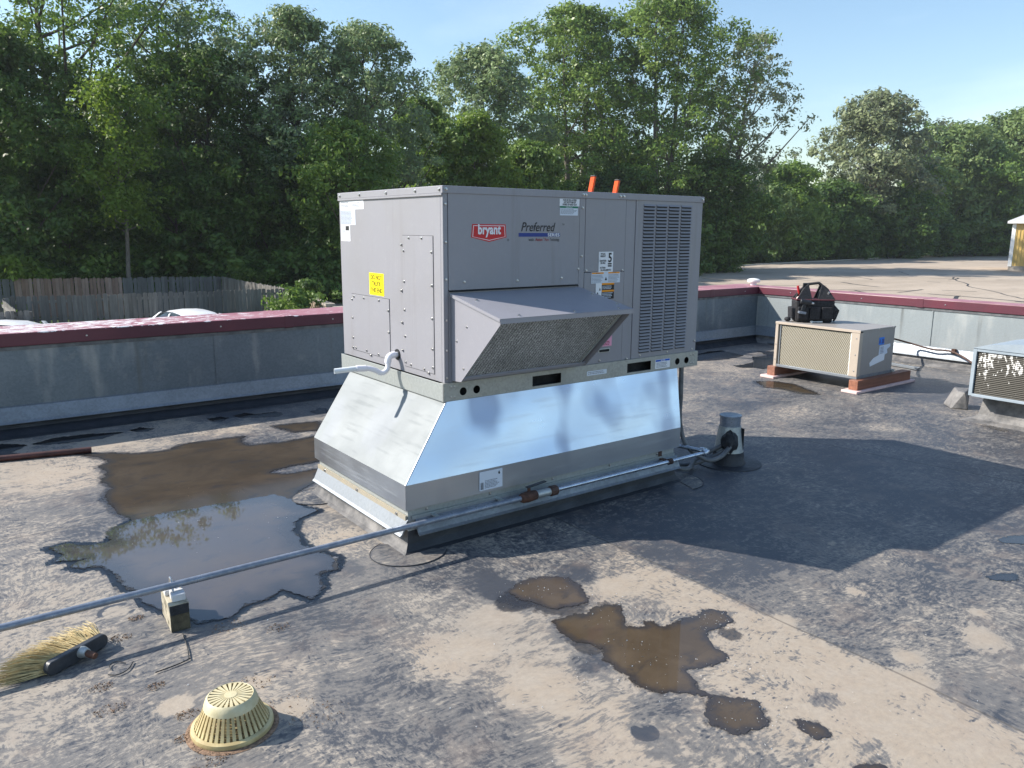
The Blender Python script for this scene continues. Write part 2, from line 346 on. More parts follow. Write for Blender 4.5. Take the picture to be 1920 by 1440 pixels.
# the rubber roof: dust, wet patches and tint come from fields stored on the sheet's own points
def mk_roof():
    s = M_('dusty_rubber_membrane')
    P = s.co; X = s.xyz()
    warp = s.n('VectorMath', operation='MULTIPLY_ADD', n0=s.n('TexNoise', i_Vector=P, i_Scale=1.4, i_Detail=3.).outputs[1])
    warp.inputs[1].default_value = (.35, .35, 0); s.set(warp.inputs[2], P); Wv = warp.outputs[0]
    dust, wet, tint = s.attr('dust'), s.attr('wet'), s.attr('tint')
    nA = s.noise(2.6, 9, .66, P, .3); nB = s.noise(11, 7, .7)
    s1 = s.noise(1, 6, .7, s.map((30, 78, 1), (0, 0, .5), Wv)); s2 = s.noise(1, 6, .7, s.map((74, 28, 1), (0, 0, .25), Wv))
    s3 = s.noise(1, 3, .6, s.map((9, 34, 1), (0, 0, -.15), Wv))
    sel = s.mr(s.noise(.9, 2), .42, .58)
    st = s.ma('ADD', s.ma('MULTIPLY', s1, s.ma('SUBTRACT', 1., sel)), s.ma('MULTIPLY', s2, sel))
    busy = s.mr(s.noise(1.7, 4, .6), .35, .62, .5, 1.25)
    hb = s.mr(s.noise(1.25, 5, .62, P, .4), .40, .60, .15, 1.25)
    nC = s.noise(48, 5, .75, Wv); nD = s.noise(19, 6, .75, Wv, .6)
    v = s.ma('ADD', dust, s.ma('MULTIPLY', s.ma('SUBTRACT', nA, .5), .62))
    v = s.ma('ADD', v, s.ma('MULTIPLY', s.ma('SUBTRACT', nB, .5), .55))
    v = s.ma('ADD', v, s.ma('MULTIPLY', s.ma('MULTIPLY', s.ma('SUBTRACT', nC, .5), .90), hb))
    v = s.ma('ADD', v, s.ma('MULTIPLY', s.ma('MULTIPLY', s.ma('SUBTRACT', nD, .5), .95), hb))
    v = s.ma('ADD', v, s.ma('MULTIPLY', s.ma('MULTIPLY', s.ma('SUBTRACT', st, .5), 1.1), busy))
    v = s.ma('ADD', v, s.ma('MULTIPLY', s.ma('SUBTRACT', s3, .5), .55))
    for sc_, rt, th, am, ms_ in (((22, 60, 1), .6, .26, .30, 3.1), ((64, 20, 1), .2, .24, .28, 2.3)):
        cell = s.vor(1, 'F1', s.map(sc_, (0, 0, rt), Wv)); mk_ = s.mr(s.noise(ms_, 4, .65), .50, .62)
        v = s.ma('SUBTRACT', v, s.ma('MULTIPLY', s.ma('MULTIPLY', s.mr(cell, th*.6, th*1.25, 1, 0), mk_), am))
    # tread prints and fastener-plate rings
    tp = s.vor(46, 'F1', s.map((1, 1.7, 1), (0, 0, .7), Wv)); msk = s.mr(s.noise(2.3, 3, .6, Wv), .62, .67)
    v = s.ma('SUBTRACT', v, s.ma('MULTIPLY', s.ma('MULTIPLY', s.mr(tp, .22, .34, 1, 0), msk), .55))
    rg = s.vor(1.15, 'F1', s.map((1, 1, 0))); rr = s.ma('ABSOLUTE', s.ma('SUBTRACT', rg, .075))
    ring = s.ma('MULTIPLY', s.mr(rr, .005, .014, 1, 0), s.mr(s.noise(8, 3), .42, .52))
    v = s.ma('SUBTRACT', v, s.ma('MULTIPLY', ring, .6))
    v = s.ma('ADD', v, s.ma('MULTIPLY', s.mr(rg, .05, .075, .12, 0), 1.))
    f = s.mr(v, .22, .84, 0, 1, False)
    dark = s.mix(nA, (.030, .036, .048), (.060, .066, .080))
    light = s.mix(tint, (.245, .225, .196), (.345, .285, .218))
    light = s.mix(s.mr(nB, .35, .7, 0, .45), light, (.38, .340, .285))
    mid = s.mix(nA, (.108, .107, .110), (.155, .146, .134))
    mid = s.mix(s.mr(nC, .40, .62, 0, .5), mid, (.20, .186, .168))
    col = s.mix(s.mr(f, .48, .78), s.mix(s.mr(f, .10, .42), dark, mid), light)
    col = s.mix(s.mr(s.noise(3.7, 6, .7), .50, .68, 0, .28), col, (.26, .20, .155), 'MIX')
    col = s.mix(s.mr(nC, .30, .70, .22, 0), col, (.10, .095, .09))
    # laps between the sheets
    wob = s.ma('MULTIPLY', s.ma('SUBTRACT', s.noise(.8, 2), .5), .10)
    def lap(c, ax, w=.008, kx=0.):
        d = s.ma('ADD', s.ma('SUBTRACT', X[ax], c), wob)
        if kx: d = s.ma('ADD', d, s.ma('MULTIPLY', X[1-ax], kx))
        return d, s.mr(s.ma('ABSOLUTE', d), w*.25, w, 1, 0)
    d1, l1 = lap(.59, 0); d2, l2 = lap(3.12, 0, .009, .17); d3, l3 = lap(1.2, 1, .006); d4, l4 = lap(-2.03, 0, .004); d5, l5 = lap(5.2, 0, .008, .1)
    l3 = s.ma('MULTIPLY', l3, s.mr(X[0], -1.45, -1.4, 1, 0))
    lines = s.ma('MINIMUM', s.ma('ADD', s.ma('ADD', s.ma('MULTIPLY', l1, .8), l2), s.ma('ADD', s.ma('MULTIPLY', l3, .8), s.ma('ADD', l4, l5))), 1.)
    col = s.mix(s.ma('MULTIPLY', lines, .75), col, (.05, .045, .04))
    # damp rims
    wn_ = s.ma('ADD', s.ma('ADD', wet, s.ma('MULTIPLY', s.ma('SUBTRACT', nB, .5), .9)), s.ma('MULTIPLY', s.ma('SUBTRACT', nD, .5), .8))
    wk = s.mr(wn_, .42, .60)
    col = s.mix(s.ma('MULTIPLY', wk, .82), col, s.mix(nA, (.018, .021, .028), (.040, .036, .036)))
    h = s.ma('ADD', s.ma('MULTIPLY', f, .5), s.ma('MULTIPLY', st, .5))
    h = s.ma('ADD', h, s.ma('MULTIPLY', s.mr(d1, -.006, .006), 1.2)); h = s.ma('ADD', h, s.ma('MULTIPLY', s.mr(d2, -.006, .006), 1.2))
    nrm = s.bump(h, .35, .004); nrm = s.bump(s.noise(.9, 3), .25, .05, nrm)
    rgh = s.ma('SUBTRACT', s.mr(f, 0, 1, .50, .80, False), s.ma('MULTIPLY', wk, .30))
    return s.p(col=col, rough=rgh, nrm=nrm, spec=.5)
MT['roof'] = mk_roof()
def mk_puddle(name, c1, c2, deep, cw=1., cr_=.03, soft=.004, sw=.03, rim=None):
    s = M_(name)
    n = s.noise(2.2, 7, .65, s.co, .5); n2 = s.noise(55, 5, .75); n3 = s.noise(5, 7, .72, s.map((1, 2.2, 1), (0, 0, -.1)), .6)
    dp = s.attr('depth'); e1 = s.noise(9, 7, .7); e2 = s.noise(45, 4, .7)
    dd = s.ma('ADD', dp, s.ma('ADD', s.ma('MULTIPLY', s.ma('SUBTRACT', e1, .5), .13), s.ma('MULTIPLY', s.ma('SUBTRACT', e2, .5), .012)))
    shore = s.mr(dd, .0, sw)
    col = s.mix(s.mr(n, .38, .62), c1, c2)
    col = s.mix(s.mr(n3, .52, .68, 0, .75), col, deep)
    col = s.mix(s.mr(n2, .60, .72, 0, .30), col, (.11, .085, .06))
    col = s.mix(s.ma('MULTIPLY', s.ma('SUBTRACT', 1., shore), .85), col, rim or tuple(x*.45 for x in c1))
    nr = s.bump(n2, .25, .002)
    fl = s.n('NewGeometry').outputs['Normal']
    s.p(col=col, rough=.75, spec=.1, nrm=nr, coat=cw, coatr=cr_); s.set(s.b.inputs['Coat Normal'], fl)
    s.b.inputs['Coat IOR'].default_value = 1.5
    al = s.mr(dd, -.003, soft); tr_ = s.n('BsdfTransparent'); ms = s.n('MixShader', n0=al, n1=tr_.outputs[0], n2=s.b.outputs[0])
    s.nt.links.new(ms.outputs[0], s.out.inputs[0])
    return s.m
MT['puddle'] = mk_puddle('wet_brown_silt', (.036, .026, .015), (.056, .041, .025), (.016, .017, .020), .45, .10, .004, .06, (.018, .02, .024))
MT['puddle1'] = mk_puddle('mirroring_shallow_water', (.062, .055, .055), (.075, .062, .054), (.040, .042, .050), 1., .02, .012, .16, (.022, .025, .032))
MT['puddle2'] = mk_puddle('brown_silty_water', (.066, .047, .028), (.090, .066, .042), (.030, .028, .027), .8, .02, .004, .05, (.028, .027, .03))
MT['puddle3'] = mk_puddle('dark_clear_water', (.020, .020, .022), (.035, .032, .030), (.012, .013, .015))

# ------------------------------------------------------------------ mesh helpers
class MB:
    def __init__(s): s.v = []; s.f = []; s.mi = []; s.cur = 0
    def add(s, vs, fs):
        o = len(s.v); s.v += [tuple(map(float, v)) for v in vs]; s.f += [tuple(o+i for i in f) for f in fs]; s.mi += [s.cur]*len(fs); return s
    def box(s, a, b):
        x0, y0, z0 = a; x1, y1, z1 = b
        return s.hexa([(x0,y0,z0),(x1,y0,z0),(x1,y1,z0),(x0,y1,z0),(x0,y0,z1),(x1,y0,z1),(x1,y1,z1),(x0,y1,z1)])
    def hexa(s, v): return s.add(v, [(0,3,2,1),(4,5,6,7),(0,1,5,4),(1,2,6,5),(2,3,7,6),(3,0,4,7)])
    def slab(s, quad, t):
        """a quad (ccw seen from outside) thickened by t behind it"""
        q = [Vector(x) for x in quad]; n = (q[1]-q[0]).cross(q[-1]-q[0]).normalized()
        k = len(q); vs = [tuple(x) for x in q]+[tuple(x-n*t) for x in q]
        fs = [tuple(range(k)), tuple(range(2*k-1, k-1, -1))]+[(i, i+k, (i+1) % k+k, (i+1) % k) for i in range(k)]
        return s.add(vs, fs)
    def sheet(s, quad): return s.add(quad, [tuple(range(len(quad)))])
    def tube(s, pts, r, n=10, caps=True):
        P = [Vector(p) for p in pts]; R = r if isinstance(r, (list, tuple)) else [r]*len(P)
        o = len(s.v); up = None; vs = []
        for i, p in enumerate(P):
            t = (P[min(i+1, len(P)-1)]-P[max(i-1, 0)]).normalized()
            if up is None: up = t.orthogonal().normalized()
            up = (up-t*up.dot(t)); up = up.normalized() if up.length > 1e-6 else t.orthogonal().normalized()
            w = t.cross(up)
            for k in range(n):
                a = 2*PI*k/n; vs.append(p+(up*math.cos(a)+w*math.sin(a))*R[i])
        fs = [(i*n+k, i*n+(k+1) % n, (i+1)*n+(k+1) % n, (i+1)*n+k) for i in range(len(P)-1) for k in range(n)]
        if caps: fs += [tuple(range(n-1, -1, -1)), tuple((len(P)-1)*n+k for k in range(n))]
        return s.add([tuple(v) for v in vs], fs)
    def lathe(s, prof, c=(0,0,0), n=32, caps=True):
        vs = [(c[0]+r*math.cos(2*PI*k/n), c[1]+r*math.sin(2*PI*k/n), c[2]+z) for r, z in prof for k in range(n)]
        fs = [(i*n+k, i*n+(k+1) % n, (i+1)*n+(k+1) % n, (i+1)*n+k) for i in range(len(prof)-1) for k in range(n)]
        if caps: fs += [tuple(range(n-1, -1, -1)), tuple((len(prof)-1)*n+k for k in range(n))]
        return s.add(vs, fs)
    def sphere(s, c, r, n=10, sz=1.):
        prof = [(max(1e-4, r*math.cos(a)), r*sz*math.sin(a)) for a in [(-.5+i/n)*PI for i in range(n+1)]]
        return s.lathe(prof, c, n*2, False)
    def mesh(s, name, mats, off=(0,0,0)):
        m = bpy.data.meshes.new(name); o = off
        m.from_pydata([(v[0]-o[0], v[1]-o[1], v[2]-o[2]) for v in s.v], [], s.f)
        for mm in (mats if isinstance(mats, (list, tuple)) else [mats]): m.materials.append(mm)
        m.polygons.foreach_set('material_index', s.mi); m.update(); return m
    def build(s, name, mats, parent=None, smooth=False, bevel=0, org=None, kind=None, label=None):
        """vertices are in world coordinates; the object's origin is its parent's (or org)"""
        off = wloc(parent) if parent is not None else (org or (0,0,0))
        m = s.mesh(name, mats, off); o = bpy.data.objects.new(name, m); C.objects.link(o)
        if parent is not None: o.parent = parent
        else: o.location = off
        if smooth: sm(m, 40)
        if bevel:
            b = o.modifiers.new('bevel', 'BEVEL'); b.width = bevel; b.segments = 2; b.limit_method = 'ANGLE'; b.angle_limit = .6
        if kind: o['kind'] = kind
        if label: o['label'] = label
        return o
def sm(m, deg):
    m.polygons.foreach_set('use_smooth', [True]*len(m.polygons))
    m.set_sharp_from_angle(angle=math.radians(deg))
def wloc(o):
    v = Vector((0,0,0))
    while o is not None: v += o.location; o = o.parent
    return tuple(v)
def empty(name, loc, label, cat, group=None, rz=0):
    o = bpy.data.objects.new(name, None); C.objects.link(o); o.location = loc; o.rotation_euler = (0,0,rz); o.empty_display_size = .1
    return tag(o, label, cat, group)
def tag(o, label, cat, group=None):
    o['label'] = label; o['category'] = cat
    if group: o['group'] = group
    return o
def struct(o): o['kind'] = 'structure'; return o
def inst(mesh, name, parent, loc, rot=None):
    o = bpy.data.objects.new(name, mesh); C.objects.link(o); o.parent = parent; o.location = loc
    if rot is not None: o.rotation_euler = rot
    return o
def copy_tree(o, parent=None):
    kids = [c for c in bpy.data.objects if c.parent == o]
    c = o.copy(); C.objects.link(c); c.parent = parent
    for k in kids: copy_tree(k, c)
    return c
def B(a, b): return MB().box(a, b)

def text(body, size, org, xd, yd, mat, parent, name='lettering', xs=1., bold=0., shear=0., align='LEFT', space=1., ext=.0006, off=.001):
    cu = bpy.data.curves.new('txt', 'FONT'); cu.body = body; cu.size = size; cu.offset = bold; cu.shear = shear
    cu.align_x = align; cu.space_character = space; cu.extrude = 0; cu.resolution_u = 4; cu.space_line = .95
    ob = bpy.data.objects.new('txt', cu); C.objects.link(ob)
    bpy.context.view_layer.update()
    me = bpy.data.meshes.new_from_object(ob.evaluated_get(bpy.context.evaluated_depsgraph_get()))
    bpy.data.objects.remove(ob); bpy.data.curves.remove(cu)
    X = Vector(xd).normalized(); Y = Vector(yd).normalized(); Nn = X.cross(Y)
    o3 = Vector(org)+Nn*off-Vector(wloc(parent))
    for v in me.vertices: v.co = o3+X*(v.co.x*xs)+Y*v.co.y
    me.name = name; me.materials.clear(); me.materials.append(mat)
    o = bpy.data.objects.new(name, me); C.objects.link(o); o.parent = parent; return o
def lines_print(rect, n, mat, parent, xd, yd, name='printed_lines', jag=.5, th=.45):
    """rows of fine print too small to read; rect = origin, width, height"""
    o, w, h = rect; X = Vector(xd); Y = Vector(yd); Nn = X.cross(Y); b = MB(); R = random.Random(n*7+int(w*1000))
    for i in range(n):
        y0 = h*(i+.3)/n; x = 0
        while x < w*(1-jag*R.random()*.6):
            ww = w*R.uniform(.04, .12); x1 = min(w, x+ww)
            q = [Vector(o)+X*a+Y*c+Nn*.0009 for a, c in ((x, y0), (x1, y0), (x1, y0+h/n*th), (x, y0+h/n*th))]
            b.sheet([tuple(k) for k in q]); x = x1+w*.02
    return b.build(name, mat, parent)
def screw_mesh():
    b = MB(); b.lathe([(.0085, 0), (.0085, .0015), (.0055, .002), (.0055, .006), (.001, .007)], n=8); return b.mesh('screw', MT['chrome'])
SCREW = screw_mesh(); sm(SCREW, 40)
def screw(parent, pos, nrm, s=1.):
    q = Vector(nrm).to_track_quat('Z', 'Y').to_euler(); o = inst(SCREW, 'screw', parent, Vector(pos)-Vector(wloc(parent)), q); o.scale = (s, s, s); return o

# ------------------------------------------------------------------ ground, lot, road
b = MB(); n = 40
gv = np.concatenate([-np.geomspace(1500, 20, 16), np.linspace(-10, 10, 3), np.geomspace(20, 1500, 16)])
gi = [(x+20, y+20, GR-.02) for y in gv for x in gv]; k = len(gv)
b.add(gi, [(j*k+i, j*k+i+1, (j+1)*k+i+1, (j+1)*k+i) for j in range(k-1) for i in range(k-1)])
struct(b.build('ground', MT['ground']))
b = MB().sheet([(11.5, -90, GR), (185, -90, GR), (188, 60, GR), (150, 62.2, GR), (128, 62.6, GR), (104, 59.5, GR), (84, 57.5, GR), (60, 51, GR), (46, 46.5, GR), (30, 45, GR), (11.5, 40, GR)])
struct(b.build('parking_lot', MT['lot']))
b = MB().sheet([(-70, 48, GR+.004), (14, 46, GR+.004), (30, 45.4, GR+.004), (46, 47, GR+.004), (58, 52, GR+.004), (50, 57, GR+.004), (30, 56, GR+.004), (14, 57.5, GR+.004), (-70, 60, GR+.004)])
struct(b.build('road', MT['road']))
b = MB()
kp = [(46, 46.7), (60, 51.2), (84, 57.7), (104, 59.7), (128, 62.8), (150, 62.4), (188, 60.2)]
for (x0, y0), (x1, y1) in zip(kp, kp[1:]):
    b.hexa([(x0, y0, GR-.02), (x1, y1, GR-.02), (x1, y1+.3, GR-.02), (x0, y0+.3, GR-.02), (x0, y0, GR+.12), (x1, y1, GR+.12), (x1, y1+.3, GR+.12), (x0, y0+.3, GR+.12)])
struct(b.build('kerb', MT['kerb']))
R = random.Random(3); b = MB()
def crack(x, y, a, L, w):
    p = [(x, y)]; st = 1.1
    for _ in range(int(L/st)):
        a += R.uniform(-.22, .22); x += math.cos(a)*st; y += math.sin(a)*st; p.append((x, y))
    for (x0, y0), (x1, y1) in zip(p, p[1:]):
        d = math.hypot(x1-x0, y1-y0); nx, ny = -(y1-y0)/d*w, (x1-x0)/d*w
        b.sheet([(x0-nx, y0-ny, GR+.006), (x1-nx, y1-ny, GR+.006), (x1+nx, y1+ny, GR+.006), (x0+nx, y0+ny, GR+.006)])
for i in range(9):
    crack(14, -40+i*9.5+R.uniform(-2, 2), R.uniform(-.15, .15), 70+R.uniform(0, 40), .07)
for i in range(70):
    t = R.random(); x = 18+t*90; crack(x, -30+R.random()*(44+x*.5), R.choice([0, .2, PI/2, 1.3, -.4])+R.uniform(-.3, .3), R.uniform(3, 13), R.uniform(.05, .14))
for i in range(26):
    q = gz(R.uniform(1330, 1900), R.uniform(510, 560), GR); crack(q[0], q[1], R.choice([0, PI/2, .7, -.5])+R.uniform(-.3, .3), R.uniform(1.5, 6), R.uniform(.06, .13))
o = b.build('tar_crack_sealer', MT['tar']); o['kind'] = 'stuff'; tag(o, 'black tar lines sealing the cracks of the tan parking lot', 'crack sealer')

# ------------------------------------------------------------------ roof sheet with its fields
PY, PX = 3.55, 7.42           # inner faces of the back and right parapets
def frac_poly(P, it=4, amp=.16, seed=1):
    R = random.Random(seed); P = [np.array(p[:2], float) for p in P]
    for _ in range(it):
        Q = []
        for a, c in zip(P, P[1:]+P[:1]):
            d = c-a; Q += [a, (a+c)/2+np.array([-d[1], d[0]])*R.uniform(-amp, amp)]
        P = Q
    return P
Z5 = lambda l: [gz(u*.36458, 740+v*.36458) for u, v in l]
Z6 = lambda l: [gz(840+u*.375, 1000+v*.375) for u, v in l]
Z1 = lambda l: [gz(u*.34375, 460+v*.34375) for u, v in l]
Z7 = lambda l: [gz(1400+u*.27083, 500+v*.27083) for u, v in l]
Z3 = lambda l: [gz(1240+u*.1806, 640+v*.1806) for u, v in l]
Z8 = lambda l: [gz(1300+u*.3229, 1100+v*.3229) for u, v in l]
def ell(x, y, a, c): return [gz(x+a*math.cos(t), y+c*math.sin(t)) for t in [i*PI/5 for i in range(10)]]
PUD = [
 ('puddle', 'large brown puddle between the parapet and the curb, half mirroring the sky', Z5([(420,310),(500,302),(600,300),(700,303),(850,290),(940,255),(1090,235),(1250,215),(1235,245),(1290,262),(1450,245),(1560,225),(1650,205),(1652,340),(1600,352),(1500,368),(1380,402),(1500,405),(1645,380),(1645,440),(1560,480),(1500,540),(1560,585),(1640,600),(1530,640),(1510,700),(1560,780),(1740,840),(1720,900),(1640,930),(1660,990),(1600,1050),(1530,1030),(1450,1000),(1380,1050),(1270,1080),(1180,1150),(1010,1180),(850,1110),(760,1080),(720,1040),(760,1010),(650,1000),(600,930),(520,880),(420,900),(360,890),(430,850),(270,862),(330,825),(250,790),(330,770),(480,775),(560,760),(590,720),(640,670),(680,640),(600,610),(560,560),(530,530),(570,480),(520,440),(550,400),(510,370),(570,345),(500,325)])),
 ('puddle1', 'standing water mirroring the sky in the near half of the large puddle', Z5([(560,690),(700,645),(900,600),(1150,560),(1405,517),(1500,540),(1560,580),(1645,598),(1535,640),(1512,700),(1562,780),(1742,840),(1722,900),(1642,930),(1662,992),(1600,1052),(1530,1032),(1450,1002),(1380,1052),(1270,1082),(1180,1152),(1010,1182),(850,1112),(760,1082),(720,1040),(760,1010),(650,1002),(600,932),(520,882),(420,902),(360,892),(430,852),(270,864),(330,827),(250,792),(330,768),(480,772),(560,758),(540,735)])),
 ('puddle2', 'rounded brown puddle nearest the unit shadow with a wide damp black rim', Z6([(300,285),(340,255),(380,235),(480,215),(600,222),(640,260),(700,320),(715,345),(620,372),(520,382),(430,350),(340,320)])),
 ('puddle2', 'long irregular brown puddle running toward the bottom right of the roof', Z6([(520,440),(600,410),(700,405),(730,370),(800,345),(860,360),(880,400),(885,460),(980,465),(980,440),(1040,437),(1075,460),(1210,430),(1270,390),(1330,380),(1400,400),(1425,440),(1380,470),(1310,490),(1290,530),(1330,570),(1400,610),(1360,650),(1240,680),(1200,690),(1240,730),(1260,775),(1330,800),(1440,825),(1530,835),(1575,880),(1600,940),(1570,985),(1480,1010),(1400,1000),(1320,960),(1290,920),(1295,870),(1310,820),(1180,795),(1080,805),(960,770),(900,720),(850,680),(780,640),(770,580),(700,560),(620,545),(570,500)])),
 ('puddle2', 'small brown puddle right of the long puddle end', Z6([(1700,930),(1760,925),(1830,940),(1890,980),(1900,1010),(1850,1030),(1790,1010),(1750,970)])),
 ('puddle2', 'small brown puddle cut by the bottom edge of the photo', Z8([(945,1020),(1000,1018),(1060,1030),(1110,1045),(1120,1075),(1000,1090),(940,1060)])),
 ('puddle3', 'long thin dark puddle in the shade of the left parapet', Z1([(180,1085),(300,1050),(480,1030),(680,1018),(560,1055),(400,1075),(260,1090)])),
 ('puddle3', 'small dark puddle just right of the long thin one by the left parapet', Z1([(710,1010),(760,993),(840,1000),(800,1015),(740,1018)])),
 ('puddle3', 'oval dark puddle halfway along the left parapet', Z1([(1135,945),(1200,935),(1245,940),(1210,960),(1160,960)])),
 ('puddle3', 'two-lobed dark puddle along the left parapet near the unit', Z1([(1275,930),(1330,915),(1400,920),(1500,908),(1550,920),(1510,935),(1400,940),(1310,942)])),
 ('puddle3', 'dark puddle by the parapet just left of the curb adapter', Z1([(1690,910),(1740,888),(1790,890),(1780,915),(1720,918)])),
 ('puddle3', 'dark puddle at the left edge of the photo behind the rusty pipe', Z1([(0,1085),(80,1085),(150,1092),(60,1130),(150,1145),(0,1160),(-60,1150),(-60,1090)])),
 ('puddle', 'shallow brown puddle behind the large puddle beside the adapter', Z1([(1485,985),(1600,972),(1740,960),(1750,1010),(1600,1020),(1530,1000)])),
 ('puddle', 'brown puddle on the roof in front of the beige unit', Z7([(60,795),(130,793),(200,795),(330,815),(450,860),(505,885),(380,880),(250,850),(120,835),(85,815)])),
 ('puddle3', 'large dark puddle against the back parapet right of the unit', Z3([(380,130),(500,105),(620,95),(700,112),(860,150),(700,185),(550,200),(380,205)])),
 ('puddle3', 'dark puddle reaching toward the beige unit from the left', Z3([(735,255),(860,240),(960,215),(940,160),(1110,150),(990,100),(1180,105),(1200,200),(1180,260),(1060,292),(980,275),(850,275)])),
 ('puddle3', 'narrow dark puddle in front of the right-hand unit', Z7([(1620,1100),(1700,1105),(1820,1138),(1770,1140),(1720,1130)])),
 ('puddle3', 'oval puddle mirroring blue sky near the right edge', ell(1880, 1082, 28, 8)),
 ('puddle3', 'blue puddle cut by the right edge above the oval one', ell(1908, 1012, 34, 9)),
]
PUDW = []
for i, (m, lab, P) in enumerate(PUD):
    big = len(P) > 40 or m == 'puddle1'
    W_ = frac_poly(P, 4 if big else 3, .17 if m != 'puddle3' else .08, i)
    PUDW.append((W_, m))
def sdf(P, X, Y):
    d = np.full(X.shape, 1e9); ins = np.zeros(X.shape, bool)
    for a, c in zip(P, P[1:]+P[:1]):
        e = c-a; L = (e**2).sum()+1e-12
        t = np.clip(((X-a[0])*e[0]+(Y-a[1])*e[1])/L, 0, 1)
        d = np.minimum(d, np.hypot(X-a[0]-t*e[0], Y-a[1]-t*e[1]))
        cnd = (a[1] > Y) != (c[1] > Y)
        ins ^= cnd & (X < (c[0]-a[0])*(Y-a[1])/(c[1]-a[1]+1e-12)+a[0])
    return np.where(ins, -d, d)
def vnoise(X, Y, s, seed):
    g = np.random.default_rng(seed).random((256, 256)); x = X*s+97.3; y = Y*s+51.7
    i = np.floor(x).astype(int); j = np.floor(y).astype(int); u = x-i; v = y-j; u = u*u*(3-2*u); v = v*v*(3-2*v)
    G = lambda a, c: g[a % 256, c % 256]
    return (G(i, j)*(1-u)+G(i+1, j)*u)*(1-v)+(G(i, j+1)*(1-u)+G(i+1, j+1)*u)*v
ys0 = -16.; x0_ = -16.
xs = np.concatenate([np.linspace(-16, -3.2, 26)[:-1], np.arange(-3.2, PX-.001, .03), [PX]])
ys = np.concatenate([np.linspace(-16, -3.4, 26)[:-1], np.arange(-3.4, PY-.001, .03), [PY]])
XX, YY = np.meshgrid(xs, ys); nx, ny = len(xs), len(ys)
dust = .50+.24*(vnoise(XX, YY, .9, 1)-.5)+.16*(vnoise(XX, YY, 2.7, 2)-.5)
tint = .45+.5*(vnoise(XX, YY, 1.1, 3)-.5)
ss = lambda a, c, v: np.clip((v-a)/(c-a), 0, 1)**2*(3-2*np.clip((v-a)/(c-a), 0, 1))
right = ss(.56, .60, XX)
dust = np.where(right > .5, dust-.07, dust)
tint = np.where(right > .5, tint-.25, tint)
near = ss(-.7, -1.2, YY)*(1-right)
dust += near*.15*ss(-1.1, -.5, XX); tint += near*.40*ss(-1.1, -.3, XX)
dust += ss(.1, .5, XX)*(1-right)*ss(-.4, -1.0, YY)*.10; tint += ss(.2, .5, XX)*(1-right)*.35
dust -= ss(.25, -.15, YY)*ss(-1.55, -1.15, YY)*right*ss(3.6, 2.7, XX)*.10          # dust thinned over the unit's shadow, painting part of that shade in
dust += .18*ss(1.4, 2.3, YY)*ss(-.2, -.8, XX); tint += .35*ss(1.4, 2.6, YY)*ss(0, -1, XX)
dust += .10*ss(.9, 2.2, YY)*right; tint += .30*ss(.6, 2.2, YY)*right*ss(2.0, 2.6, XX)
dust += .08*ss(-1.4, -1.9, XX)
dust -= .15*ss(3.1, 3.45, YY)
def blob(px, py, r, dd, tt=0., k=1.):
    global dust, tint
    x, y = gz(px, py); q = np.hypot(XX-x, (YY-y)*k)+.7*r*(vnoise(XX, YY, 9, int(px))-.5)
    w = ss(r*1.15, r*.45, q); dust = dust+w*dd; tint = tint+w*tt
for px, py, r in ((1603,1108,.055),(1468,1162,.05),(1715,1272,.085),(1850,1200,.09),(1838,1150,.04),(1700,1232,.05),(1560,1018,.035),(325,1325,.06)): blob(px, py, r, .5, .6)
for px, py, r, d in ((1150,1100,.10,.45),(930,1150,.14,.4),(1000,1290,.2,.35),(850,1230,.16,.3),(1500,1300,.30,.35),(1700,1420,.3,.3),(200,830,.25,.3),(100,900,.3,.25),(420,800,.3,.3),
                     (560,830,.15,.4),(330,790,.2,.25),(1480,770,.25,.2),(1650,800,.2,.2),(640,950,.12,.25),(640,1010,.14,.25),(1100,1380,.25,.3),(480,1280,.06,.5),(550,1330,.07,.5)): blob(px, py, r, d*.6, .35)
for px, py, r, d in ((1000,1120,.13,-.5),(930,1105,.10,-.45),(1085,1075,.09,-.5),(1090,1190,.10,-.45),(1200,1140,.10,-.2),(1110,1240,.07,-.5),(1300,1170,.06,-.3),(1555,1320,.06,-.5),(1230,1320,.08,-.3),
                     (1650,1420,.06,-.35),(640,1070,.10,-.25),(150,1000,.12,-.2),(130,1200,.08,-.2),(880,1060,.20,-.25),(780,1080,.15,-.15),(1440,1250,.12,-.1),(700,1320,.22,-.22),(900,1400,.25,-.2),(620,1160,.2,-.15),(300,1400,.2,-.15)): blob(px, py, r*1.25, d*.75, -.3)
wet = np.zeros_like(dust)
for (P, m), (_, _, P0) in zip(PUDW, PUD):
    Pa = np.array(P); lo = Pa.min(0)-.35; hi = Pa.max(0)+.35
    k = (XX > lo[0]) & (XX < hi[0]) & (YY > lo[1]) & (YY < hi[1])
    d = sdf([np.array(p, float) for p in P0], XX[k], YY[k])
    w = .07 if m == 'puddle' else (.05 if m == 'puddle2' else .025)
    wet[k] = np.maximum(wet[k], np.clip(.85-np.maximum(d, 0)/w*.6, 0, 1)*(.85 if m == 'puddle' else .6))
for px, py, r in ((1050,1130,.16),(960,1130,.11),(1130,1165,.09),(1110,1210,.09),(1370,1190,.06)):
    x, y = gz(px, py); wet = np.maximum(wet, .92*ss(r*1.25, r*.3, np.hypot(XX-x, YY-y)))
me = bpy.data.meshes.new('roof_membrane')
vs = np.stack([XX.ravel(), YY.ravel(), np.zeros(nx*ny)], 1)
I, J = np.meshgrid(np.arange(nx-1), np.arange(ny-1)); a = (J*nx+I).ravel()
fs = np.stack([a, a+1, a+1+nx, a+nx], 1).ravel()
me.vertices.add(nx*ny); me.vertices.foreach_set('co', vs.ravel()); me.loops.add(len(fs)); me.loops.foreach_set('vertex_index', fs)
